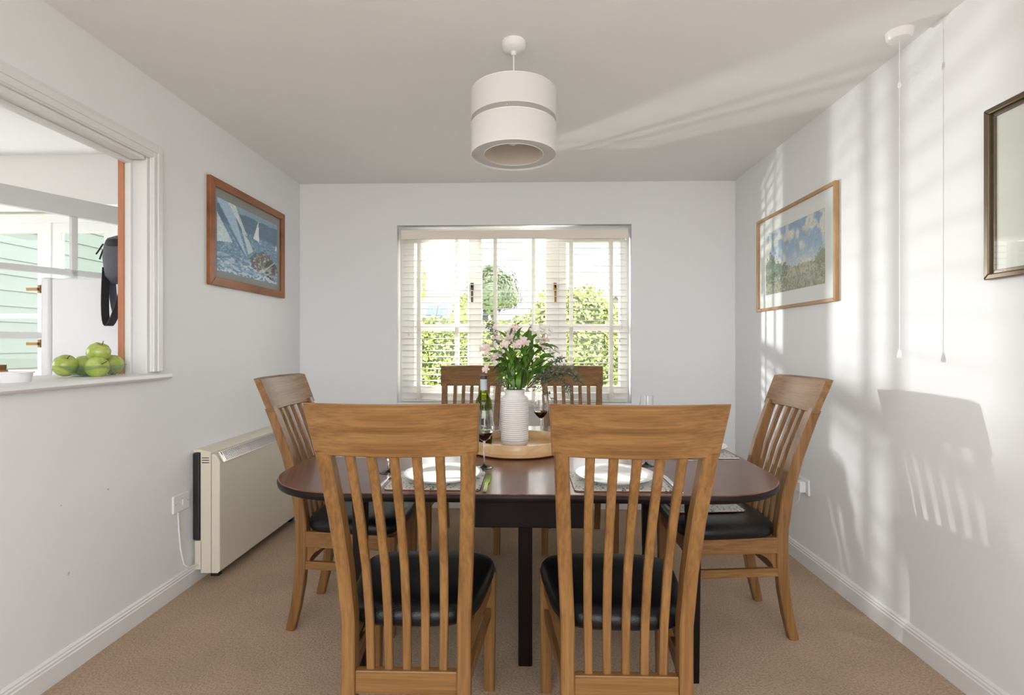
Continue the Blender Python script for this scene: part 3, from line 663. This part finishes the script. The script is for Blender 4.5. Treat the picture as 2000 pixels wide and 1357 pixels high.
MB().lathe([(0, .006), (.0345, .006), (.0345, .13), (0, .13)], 32).build('wine', 'bottle', bt)
# glasses
def wineglass(lab, x, y, wine=True, kind='wine'):
    t = thing('wine_glass' if kind == 'wine' else ('champagne_flute' if kind == 'flute' else 'water_goblet'), lab, 'glass', (x, y, TZ), 0, 'stem glasses')
    if kind == 'wine':
        p = [(.033, 0), (.033, .0015), (.012, .004), (.004, .010), (.0033, .02), (.0033, .088), (.006, .096), (.02, .107), (.033, .124), (.0375, .142), (.036, .165), (.031, .19), (.0275, .212)]
        wi = [(0, .0985), (.008, .1), (.0178, .1076), (.0312, .1242), (.0335, .131), (0, .131)]
    elif kind == 'flute':
        p = [(.033, 0), (.033, .0015), (.01, .004), (.004, .01), (.0033, .02), (.0033, .075), (.006, .085), (.015, .105), (.025, .14), (.0285, .175), (.0275, .22), (.0255, .262)]
    else:
        p = [(.033, 0), (.033, .0015), (.012, .004), (.005, .01), (.005, .04), (.01, .05), (.026, .062), (.036, .082), (.038, .11), (.034, .15), (.031, .165)]
    cut = 6 if kind != 'goblet' else 5
    MB().lathe([(0, 0)] + p[:cut + 1] + [(0, p[cut][1])], 32, cap=False).build('stem_and_foot', 'drinkglass', t, smooth=50)
    q = [(max(.0004, r_ - .0012), z_ + (.0012 if k_ < 2 else 0)) for k_, (r_, z_) in enumerate(p[cut:])]
    MB().lathe([(0, p[cut][1])] + p[cut:] + q[::-1] + [(0, q[0][1])], 40, cap=False).build('bowl', 'drinkglass', t, smooth=60)
    if kind == 'wine' and wine: MB().lathe(wi, 32).build('red_wine', 'wine', t, smooth=40)
wineglass('red wine glass standing in front of the tray by the bottle', -.152, 1.885)
wineglass('red wine glass standing beyond the tray beside the vase', .075, 2.47)
wineglass('tall empty flute beside the plate nearer the pull cord wall', .454, 1.936, kind='flute')
wineglass('short stemmed goblet by the fork nearer the storage heater', -.482, 1.80, kind='goblet')

# ------------------------------------------------------------------ bouquet
VX, VY, VZ = -.047, 2.235, TZ + .016 + .236
bq = thing('flower_bouquet', 'bunch of pink and white flowers with dark sprigs in the vase', 'flowers', (VX, VY, VZ))
O = Vector((VX, VY, VZ))
def rel(px, py_, dy=0): return atY(px, py_, VY + dy) - O
def curve(a, b, bulge, n=8):
    a, b = Vector(a), Vector(b); return [a.lerp(b, i / n) + Vector(bulge) * math.sin(PI * i / n) for i in range(n + 1)]
def stem_to(p, r=.0022, m='greenstem', bulge=None, nm='stem'):
    q = Vector((p.x * .12, p.y * .12, -.1)); top = Vector((max(-.03, min(.03, p.x * .3)), max(-.03, min(.03, p.y * .3)), .0))
    b = bulge if bulge is not None else (-p.x * .12, 0, .02)
    MB().tube([q] + curve(top, p, b), r, 6, .6).build(nm, m, bq, smooth=60)
def flower_mesh(m, seed):
    r = random.Random(seed); mb = MB()
    for k in range(6):
        a = k * PI / 3 + r.uniform(-.15, .15); ln = r.uniform(.028, .034); w_ = .0115 if k % 2 else .009; vs_ = []
        for i in range(5):
            t = i / 4; rad = .003 + ln * math.sin(t * PI * .46); zz = .024 * t - .006 * t * t * 2 + .008 * math.sin(t * PI)
            wd = w_ * math.sin(PI * min(.97, .12 + t * .86)) ** .7
            for sgn in (-1, 0, 1):
                x = rad * math.cos(a) - sgn * wd * math.sin(a); y = rad * math.sin(a) + sgn * wd * math.cos(a); vs_.append((x, y, zz + (.003 if sgn else 0)))
        fs = []
        for i in range(4):
            for j in range(2): q = i * 3 + j; fs.append((q, q + 1, q + 4, q + 3))
        mb.add(vs_, fs)
    return mb
def leaf_mesh(ln, wd):
    vs_ = []; n = 7
    for i in range(n + 1):
        t = i / n; w_ = wd * math.sin(PI * min(1, .04 + .96 * t)) ** .8 * (1 - .25 * t)
        z = .12 * ln * math.sin(t * PI) - .25 * ln * t * t
        for sgn in (-1, 0, 1): vs_.append((ln * t, sgn * w_, z + (.2 * w_ if sgn else 0)))
    fs = [(i * 3 + j, i * 3 + j + 1, i * 3 + j + 4, i * 3 + j + 3) for i in range(n) for j in range(2)]
    return MB().add(vs_, fs)
protos_f = {}
FL = [(957, 690, -.04, 'pink'), (970, 700, -.05, 'pink'), (980, 692, -.05, 'pink'), (948, 683, 0, 'pink'), (973, 664, -.02, 'pink'), (987, 675, -.06, 'pink'), (964, 676, .03, 'pink'),
      (1000, 650, .02, 'pink'), (1006, 642, -.01, 'pink'), (1014, 676, -.07, 'pink'), (1022, 670, -.05, 'pink'), (996, 664, -.03, 'pink'), (1056, 676, -.03, 'pink'), (1060, 664, .02, 'pink'),
      (1045, 648, 0, 'whitepetal'), (1055, 642, .03, 'whitepetal'), (1064, 652, -.02, 'whitepetal'), (1071, 645, .04, 'whitepetal'), (1038, 640, .05, 'whitepetal'), (1050, 660, -.04, 'whitepetal'), (1073, 690, -.02, 'whitepetal'), (1082, 684, .03, 'whitepetal'), (952, 722, -.05, 'pink')]
for k, (px, py_, dy, m) in enumerate(FL):
    p = rel(px, py_, dy); d = Vector((p.x, p.y - .05, .12)).normalized() + Vector((rnd.uniform(-.4, .4), rnd.uniform(-.5, .1), rnd.uniform(-.3, .2)))
    key = (m, k % 3)
    if key not in protos_f:
        o = flower_mesh(m, k).build('blossom', m, bq, smooth=60); protos_f[key] = o
    else: o = inst(protos_f[key], bq, (0, 0, 0))
    o.location = p; o.rotation_euler = d.to_track_quat('Z', 'Y').to_euler(); o.scale = (rnd.uniform(.62, .85),) * 3
    if k % 2 == 0: stem_to(p, .002)
lf = [leaf_mesh(.085, .014), leaf_mesh(.065, .016), leaf_mesh(.1, .012)]; lp = {}
LV = [(1010, 655, 80), (1015, 645, 85), (1050, 690, 40), (1060, 685, 20), (1080, 676, 10), (1030, 690, 60), (1040, 680, 50), (1035, 700, 100), (1030, 725, 95), (1048, 710, 60), (985, 655, 100), (990, 720, 190), (975, 715, 200), (965, 700, 170), (985, 705, 150), (1000, 690, 110), (1008, 700, 90), (1020, 710, 80), (995, 735, 120), (980, 735, 215), (1000, 720, 100), (1015, 730, 80), (1050, 735, 30), (1060, 720, 20), (1025, 660, 70), (1040, 660, 65), (1000, 675, 120), (1022, 690, 100), (1012, 715, 95), (1032, 735, 60), (972, 690, 150), (1058, 705, 35), (990, 690, 130), (1045, 725, 50), (1005, 740, 100), (1018, 745, 85)]
for k, (px, py_, ang) in enumerate(LV + [(a + rnd.uniform(-14, 14), b + rnd.uniform(-12, 8), c + rnd.uniform(-45, 45)) for a, b, c in LV] + [(a + rnd.uniform(-8, 8), b + rnd.uniform(-6, 12), c + rnd.uniform(-30, 30)) for a, b, c in LV[5:]]):
    p = rel(px, py_, rnd.uniform(-.06, .05)); a = math.radians(ang)
    d = Vector((math.cos(a), rnd.uniform(-.5, .3), math.sin(a)))
    key = k % 3
    if key not in lp: o = lf[key].build('leaf', 'leaf', bq, smooth=60); lp[key] = o
    else: o = inst(lp[key], bq, (0, 0, 0))
    o.location = p - d.normalized() * .04; o.rotation_mode = 'QUATERNION'
    o.rotation_quaternion = d.to_track_quat('X', 'Z') @ Matrix.Rotation(rnd.uniform(-1, 1), 4, 'X').to_quaternion()
for k in range(26):      # bare stems fanning out of the neck
    p = rel(rnd.uniform(968, 1056), rnd.uniform(685, 722), rnd.uniform(-.05, .05)); stem_to(p, .0019)
def sprig(pxs, dy, n, seed, m='leaf2'):
    r = random.Random(seed); P = [rel(x, y, dy * i / (len(pxs) - 1)) for i, (x, y) in enumerate(pxs)]
    fine = []
    for i in range(len(P) - 1):
        for t in range(6): fine.append(P[i].lerp(P[i + 1], t / 6))
    fine.append(P[-1])
    for _ in range(3): fine = [fine[0]] + [(fine[i - 1] + fine[i] * 2 + fine[i + 1]) / 4 for i in range(1, len(fine) - 1)] + [fine[-1]]
    s = MB().tube(fine, .0018, 6, .4).build('sprig', 'stem', bq, smooth=60)
    mb = MB()
    for k in range(int(n * 1.7)):
        i = r.uniform(.25, .999) * (len(fine) - 1); j = int(i); p = fine[j].lerp(fine[min(j + 1, len(fine) - 1)], i - j)
        d = Vector((r.gauss(0, 1), r.gauss(0, 1), r.gauss(0, .8) + .2)).normalized(); wv = d.cross(Vector((r.gauss(0, 1), r.gauss(0, 1), r.gauss(0, 1)))).normalized()
        p = p + d * abs(r.gauss(0, .006)); ln = r.uniform(.010, .019); q = p + d * ln; mid = p + d * ln * .55
        mb.add([p, mid + wv * .004, q, mid - wv * .004], [(0, 1, 2, 3)])
    o = mb.build('sprig_leaves', m, s); o['kind'] = 'stuff'
sprig([(1000, 755), (990, 710), (972, 668), (962, 645), (952, 626)], .03, 60, 1, 'leaf2')
sprig([(1030, 755), (1050, 738), (1085, 722), (1115, 725), (1138, 752)], -.08, 130, 2)
sprig([(1030, 757), (1060, 742), (1095, 730), (1120, 730), (1128, 745)], .02, 110, 3)
sprig([(1030, 755), (1052, 730), (1080, 708), (1100, 700)], .06, 80, 4)
sprig([(1032, 758), (1062, 748), (1090, 738), (1108, 750), (1110, 768)], -.02, 100, 5)
sprig([(1030, 756), (1050, 757), (1070, 768), (1080, 785)], -.05, 26, 6)
sprig([(1030, 757), (1055, 740), (1090, 718), (1130, 722)], -.04, 110, 8)
sprig([(990, 757), (978, 748), (968, 758)], -.05, 16, 7)

# ------------------------------------------------------------------ pendant lamp
ln_ = thing('pendant_lamp', 'white two tier drum pendant lamp hanging from the ceiling', 'lamp', (-.046, 2.03, 1.95))
MB().lathe([(0, .45), (.047, .45), (.047, .432), (.04, .42), (.014, .41), (.008, .398), (0, .398)], 36, cap=False).build('ceiling_rose', 'plastic', ln_, smooth=40)
MB().tube([(0, 0, .40), (0, 0, .17)], .003, 8).build('cord', 'plastic', ln_)
def drum(r, z0, z1, t=.0025): return [(r, z0), (r, z1), (r - t, z1), (r - t, z0), (r, z0)]
MB().lathe(drum(.168, .14, .247), 64, cap=False).build('upper_shade', 'shade', ln_, smooth=40)
MB().lathe(drum(.168, 0, .118), 64, cap=False).build('lower_shade', 'shade', ln_, smooth=40)
MB().lathe([(.1665, .116), (.1665, .142)], 64, cap=False).build('sheer_band', 'organza', ln_, smooth=40)
MB().lathe(drum(.118, .004, .2), 64, cap=False).build('inner_shade', 'shade_in', ln_, smooth=40)
MB().lathe([(.1175, .006), (.1665, .006)], 64, cap=False).build('diffuser_ring', 'shade', ln_)
for r_, z_ in ((.168, .0), (.168, .247), (.118, .004), (.168, .14), (.168, .118)):
    MB().tube([(r_ * math.cos(2 * PI * i / 64), r_ * math.sin(2 * PI * i / 64), z_) for i in range(65)], .0016, 6).build('wire_ring', 'satin_white', ln_, smooth=60)
for a in (0.4, 0.4 + 2 * PI / 3, .4 + 4 * PI / 3): MB().tube([(.02 * math.cos(a), .02 * math.sin(a), .17), (.168 * math.cos(a), .168 * math.sin(a), .128)], .0015, 6).build('spoke', 'satin_white', ln_)
MB().lathe([(0, .18), (.02, .18), (.02, .13), (.016, .125), (0, .125)], 24).build('bulb_holder', 'plastic', ln_, smooth=40)
MB().lathe([(.013, .125), (.014, .11), (.028, .085), (.03, .07), (.022, .048), (0, .04)], 24, cap=False).build('bulb', 'china', ln_, smooth=60)

# ------------------------------------------------------------------ pull cord switch
sw = thing('pull_cord_switch', 'round white ceiling pull switch with a long cord by the wall', 'switch', (1.433, 2.0, H))
MB().lathe([(0, -.034), (.02, -.034), (.036, -.03), (.043, -.02), (.046, -.0), (0, 0)], 36).build('switch_body', 'plastic', sw, smooth=40)
MB().tube([(0, 0, -.034), (0, 0, -.7), (.001, 0, -1.225)], .0013, 6).build('cord', 'plastic', sw)
MB().lathe([(.003, -.19), (.006, -.197), (.006, -.21), (.003, -.215)], 12).build('cord_joiner', 'plastic', sw, smooth=40)
MB().lathe([(.002, -1.215), (.006, -1.225), (.009, -1.245), (.007, -1.25), (0, -1.25)], 14).build('cord_pull', 'plastic', sw, smooth=40)

# ------------------------------------------------------------------ storage heater, sockets
ht = thing('storage_heater', 'cream storage heater with a dark back standing against the wall', 'heater', (XL, 2.54, 0))
HL = 1.0
MB().box(.0, .038, 0, HL, .215, .655).build('back_insulation', 'black', ht, bevel=.008)
MB().box(0, .042, .012, HL, .657, .671).build('top_cover', 'cream', ht)
MB().box(.012, .05, 0, HL, .068, .213).build('back_skirt', 'cream', ht, bevel=.003)
MB().prism([(.042, .05), (.095, .05), (.095, .655), (.088, .665), (.042, .672)], 'y', .0, HL).build('casing', 'cream', ht, bevel=.003)
MB().prism([(.0975, .05), (.128, .05), (.141, .06), (.141, .605), (.118, .648), (.0975, .652)], 'y', .0, HL).build('front_panel', 'cream', ht, bevel=.004)
for k in range(3): MB().box(.050, .086, -.0006, .0005, .63 - .012 * k, .634 - .012 * k).build('vent_slot', 'black', ht)
gr = MB().add([(.1165, .02, .6535), (.1165, HL - .02, .6535), (.1445, HL - .02, .604), (.1445, .02, .604), (.1215, .02, .6565), (.1215, HL - .02, .6565), (.1495, HL - .02, .607), (.1495, .02, .607)], [(0, 1, 2, 3), (4, 7, 6, 5), (0, 4, 5, 1), (1, 5, 6, 2), (2, 6, 7, 3), (3, 7, 4, 0)]).build('grille_backing', 'chrome', ht)
sl = MB().add([(.1225, 0, .655), (.1225, .006, .655), (.1475, .006, .611), (.1475, 0, .611), (.1265, 0, .6575), (.1265, .006, .6575), (.1515, .006, .6135), (.1515, 0, .6135)], [(0, 1, 2, 3), (4, 7, 6, 5), (0, 4, 5, 1), (1, 5, 6, 2), (2, 6, 7, 3), (3, 7, 4, 0)]).build('grille_fin', 'chrome', ht)
sl.location = (0, .04, 0)
bk = MB().add([(.1222, .035, .6553), (.1222, HL - .035, .6553), (.1472, HL - .035, .611), (.1472, .035, .611)], [(0, 1, 2, 3)]).build('grille_shadow_gap', 'black', ht)  # black sheet that puts the shade between the fins into colour
for k in range(1, 77): inst(sl, ht, (0, .04 + .012 * k, 0))
for y in (.08, HL - .1): MB().box(.045, .085, y, y + .03, 0, .05).build('foot', 'black', ht)
so_ = thing('wall_spur', 'white switched socket plate on the wall beside the heater', 'socket', (XL, 2.447, .437))
MB().box(0, .011, -.058, .058, -.043, .043).build('plate', 'plastic', so_, bevel=.004)
MB().box(.011, .016, .0, .022, -.014, .014).build('rocker', 'plastic', so_, bevel=.002)
for y in (-.045, .045): MB().lathe([(.0035, 0), (.0035, .0125)], 10).build('screw', 'chrome', so_).location = (0, y, 0)
for o in so_.children:
    if o.name.startswith('screw'): o.rotation_euler = (0, PI / 2, 0)
MB().tube([(.006, -.02, -.043), (.008, -.018, -.12), (.012, -.012, -.22), (.02, .0, -.3), (.024, .03, -.332), (.03, .08, -.34), (.035, .12, -.345)], .0042, 8).build('flex', 'plastic', so_, smooth=60)
s2 = thing('wall_socket', 'white socket on the wall behind the chair with a thin flex', 'socket', (XR, 2.86, .43))
MB().box(-.011, 0, -.07, .07, -.043, .043).build('plate', 'plastic', s2, bevel=.004)
MB().box(-.045, -.011, -.05, 0, -.03, .03).build('plug', 'plastic', s2, bevel=.006)
MB().tube([(-.03, -.025, -.03), (-.035, -.02, -.08), (-.03, .06, -.14), (-.02, .2, -.17), (-.02, .3, -.3)], .003, 8).build('flex', 'plastic', s2, smooth=60)

# ------------------------------------------------------------------ pictures
def vnoise(u, v, fu, fv, seed):
    r = np.random.RandomState(seed); g = r.rand(int(fv) + 3, int(fu) + 3)
    x = u * fu; y = v * fv; i = np.floor(x).astype(int); j = np.floor(y).astype(int); a = x - i; b = y - j
    a = a * a * (3 - 2 * a); b = b * b * (3 - 2 * b)
    return (g[j, i] * (1 - a) + g[j, i + 1] * a) * (1 - b) + (g[j + 1, i] * (1 - a) + g[j + 1, i + 1] * a) * b
def C(*c): return np.array(srgb(*c)[:3])
def mixc(img, m, col): m = np.clip(m, 0, 1)[..., None]; return img * (1 - m) + col * m
def sailing(u, v):
    n1 = vnoise(u, v, 34, 56, 1); n2 = vnoise(u, v, 14, 24, 2); n3 = vnoise(u, v, 60, 66, 3)
    img = np.ones(u.shape + (3,)) * C(104, 144, 180)
    img = mixc(img, (n1 - .45) * 2.2, C(150, 182, 206)); img = mixc(img, (n3 - .6) * 2.4, C(62, 92, 128))
    hill = v > .68 - .06 * u + .02 * n2
    img[hill] = (C(84, 116, 150) * (.85 + .3 * n2[..., None]))[hill]
    img = mixc(img, np.where(v > .93 - .03 * n2, .8, 0), C(150, 178, 200))
    def tri(m, ax, ay, bx, by, cx, cy, col, k=1.0):
        s = lambda px, py, qx, qy: (u - px) * (qy - py) - (v - py) * (qx - px)
        d1, d2, d3 = s(ax, ay, bx, by), s(bx, by, cx, cy), s(cx, cy, ax, ay)
        ins = ((d1 >= 0) & (d2 >= 0) & (d3 >= 0)) | ((d1 <= 0) & (d2 <= 0) & (d3 <= 0)); return mixc(m, ins * k, col)
    img = tri(img, 0, .8, 0, .4, .22, .45, C(206, 220, 228)); 
    img = tri(img, -.02, 1.0, .2, 1.02, .45, .28, C(170, 200, 226)); img = tri(img, -.02, 1.0, .36, .42, .45, .28, C(188, 212, 232))
    img = tri(img, .14, 1.02, .26, 1.0, .55, .42, C(222, 228, 232)); img = tri(img, .26, 1.0, .55, .42, .47, .35, C(202, 214, 224))
    img = mixc(img, (np.abs(u - (.02 + (.86 - v) * .72)) < .009) * (v > .3) * (v < .86), C(76, 98, 140))
    img = tri(img, .64, .92, .55, .62, .655, .6, C(236, 238, 238)); img = tri(img, .985, .68, .955, .56, .99, .56, C(236, 238, 238))
    e = ((u - .73 - .5 * (v - .3)) / .22) ** 2 + ((v - .28 + .3 * (u - .73)) / .2) ** 2 + .5 * (n3 - .5) + .4 * (n2 - .5)
    img = mixc(img, (e < 1) * .92, C(84, 78, 72)); img = mixc(img, (e < .85) * (n3 > .55) * .7, C(132, 124, 112)); img = mixc(img, (e < .9) * (n1 > .72) * .8, C(206, 206, 198))
    img = mixc(img, (((u - .88) / .13) ** 2 + ((v - .2) / .16) ** 2 < 1) * .95, C(64, 58, 54))
    img = mixc(img, (np.abs((v - .14) - (u - .72) * .95) < .012) * (u > .7) * (u < .95), C(190, 196, 190))
    img = mixc(img, (np.abs(v - .60 + (u - .45) * .8) < .012) * (u > .42) * (u < .52), C(120, 120, 126))
    foam = np.clip((.30 - v + .25 * (n2 - .5) - .12 * np.abs(u - .55)) * 6, 0, 1) * (n1 > .42)
    img = mixc(img, foam * .85, C(214, 224, 232)); img = mixc(img, (v < .12) * (n2 > .5) * .6, C(104, 142, 184))
    fine = vnoise(u, v, 100, 90, 5); return np.clip(img * (1.0 + .4 * (fine[..., None] - .4)) * 1.1, 0, 1)
def landscape(u, v):
    n1 = vnoise(u, v, 9, 6, 11); n2 = vnoise(u, v, 22, 14, 12); n3 = vnoise(u, v, 60, 45, 13)
    img = np.ones(u.shape + (3,)) * C(150, 170, 190); img = mixc(img, (v - .45) * .9, C(104, 136, 172))
    img = mixc(img, (n1 * .5 + n2 * .5 - .42) * 4.5, C(206, 204, 198)); img = mixc(img, (n2 - .66) * 2, C(176, 172, 168))
    img = mixc(img, np.clip((.55 - v) * 4, 0, 1) * .7, C(204, 204, 200))
    land = v < .33 + .03 * n2
    n4 = vnoise(u, v, 12, 26, 31); g = C(158, 158, 134) * (.6 + .4 * n2[..., None] + .5 * n4[..., None]); img[land] = g[land]
    img = mixc(img, land * (v < .2) * np.clip(n3 * 1.5 - .3, 0, 1) * .8, C(96, 98, 76)); img = mixc(img, land * (n3 > .68) * .6, C(176, 170, 146))
    t = ((u - .10) / .17) ** 2 + ((v - .40) / .22) ** 2 + 1.0 * (n2 - .5) + 1.1 * (n3 - .5); img = mixc(img, (t < 1) * .85, C(90, 108, 88)); img = mixc(img, (t < 1) * (n3 > .55) * .7, C(128, 146, 118))
    t = ((u - .30) / .12) ** 2 + ((v - .32) / .14) ** 2 + 1.0 * (n2 - .5) + 1.1 * (n3 - .5); img = mixc(img, (t < 1) * .85, C(92, 104, 92)); img = mixc(img, (t < 1) * (n3 > .6) * .6, C(132, 144, 116))
    t = ((u - .97) / .10) ** 2 + ((v - .35) / .14) ** 2 + .9 * (n2 - .5) + 1.1 * (n3 - .5); img = mixc(img, (t < 1) * .8, C(120, 122, 84))
    img = mixc(img, (np.abs(v - .12 - .1 * (u - .6)) < .06) * (u > .5) * (u < .85) * .5, C(160, 170, 156))
    streak = vnoise(u, v, 70, 30, 21); fine = vnoise(u, v, 110, 90, 22)
    img = img * (.82 + .36 * fine[..., None] ) ; img = mixc(img, (v < .36) * (streak > .6) * .45, C(84, 88, 74)); img = mixc(img, (v < .34) * (fine > .72) * .5, C(190, 184, 168))
    return np.clip(img * 1.3, 0, 1)
def painting(name, fn, parent, side, x, y0, y1, z0, z1, nu=150, nv=110):
    # image left is the nearer end on the left wall, the farther end on the right wall
    us, vs_ = np.meshgrid(np.linspace(0, 1, nu), np.linspace(0, 1, nv)); img = fn(us, vs_)
    Y = y0 + us * (y1 - y0); Z = z0 + vs_ * (z1 - z0)
    V = [(x, a, b) for a, b in zip(Y.ravel(), Z.ravel())]
    F = [(j * nu + i, j * nu + i + 1, (j + 1) * nu + i + 1, (j + 1) * nu + i) for j in range(nv - 1) for i in range(nu - 1)]
    if side > 0: pass
    me = bpy.data.meshes.new(name); me.from_pydata(V, [], F); me.materials.append(M['paint'])
    at = me.attributes.new('paint', 'FLOAT_COLOR', 'POINT'); c = np.ones((nu * nv, 4), np.float32); c[:, :3] = np.clip(img.reshape(-1, 3), 0, 1); at.data.foreach_set('color', c.ravel())
    o = bpy.data.objects.new(name, me); COL.objects.link(o); o.parent = parent; return o
def framed(name, lab, wallx, s, ya, yb, za, zb, fw, depth, fm, mm, mount, fn, inner=0):
    # s: direction into the room; ya<yb; four mitred rails
    cy, cz = (ya + yb) / 2, (za + zb) / 2
    t = thing(name, lab, 'picture', (wallx, cy, za)); hw = (yb - ya) / 2; h = zb - za
    def rail(p):
        a = [(0, *q) for q in p]; b = [(s * depth, *q) for q in p]; return MB().rings([a, b])
    o_ = [(-hw, 0), (hw, 0), (hw, h), (-hw, h)]; i_ = [(-hw + fw, fw), (hw - fw, fw), (hw - fw, h - fw), (-hw + fw, h - fw)]
    for k in range(4): rail([o_[k], o_[(k + 1) % 4], i_[(k + 1) % 4], i_[k]]).build('frame_rail', fm, t, bevel=.003)
    if inner:
        o2 = i_; i2 = [(-hw + fw + inner, fw + inner), (hw - fw - inner, fw + inner), (hw - fw - inner, h - fw - inner), (-hw + fw + inner, h - fw - inner)]
        for k in range(4):
            p = [o2[k], o2[(k + 1) % 4], i2[(k + 1) % 4], i2[k]]
            MB().rings([[(0, *q) for q in p], [(s * depth * .6, *q) for q in p]]).build('frame_slip', fm, t, bevel=.002)
    MB().box(0, s * depth * .35, -hw + fw, hw - fw, fw, h - fw).build('mount', mm, t)
    if fn:
        l, r_, b, tp = mount; x = s * (depth * .35 + .001)
        a, c = (-hw + l, hw - r_)
        if s > 0: painting('painted_panel', fn, t, s, x, a, c, b, h - tp)
        else: painting('painted_panel', fn, t, s, x, hw - l, -hw + r_, b, h - tp)
    MB().box(s * depth * .55, s * (depth * .55 + .0015), -hw + fw, hw - fw, fw, h - fw).build('glazing', 'pane', t)
    return t
framed('framed_sailing_picture', 'sailing yachts picture in a varnished pine frame above the heater', XL, 1, 2.655, 3.49, 1.522, 2.10, .045, .024, 'pine', 'greymount', (.078, .085, .085, .095), sailing)
framed('framed_landscape_picture', 'cloudy landscape picture in a slim oak frame with white mount', XR, -1, 2.535, 3.385, 1.415, 2.005, .018, .022, 'oakframe', 'mount', (.105, .105, .10, .105), landscape)
framed('bronze_framed_print', 'pale print in a dark bronze frame beyond the pull cord', XR, -1, .95, 1.722, 1.413, 1.968, .018, .026, 'bronze', 'paper', None, None, inner=.012)
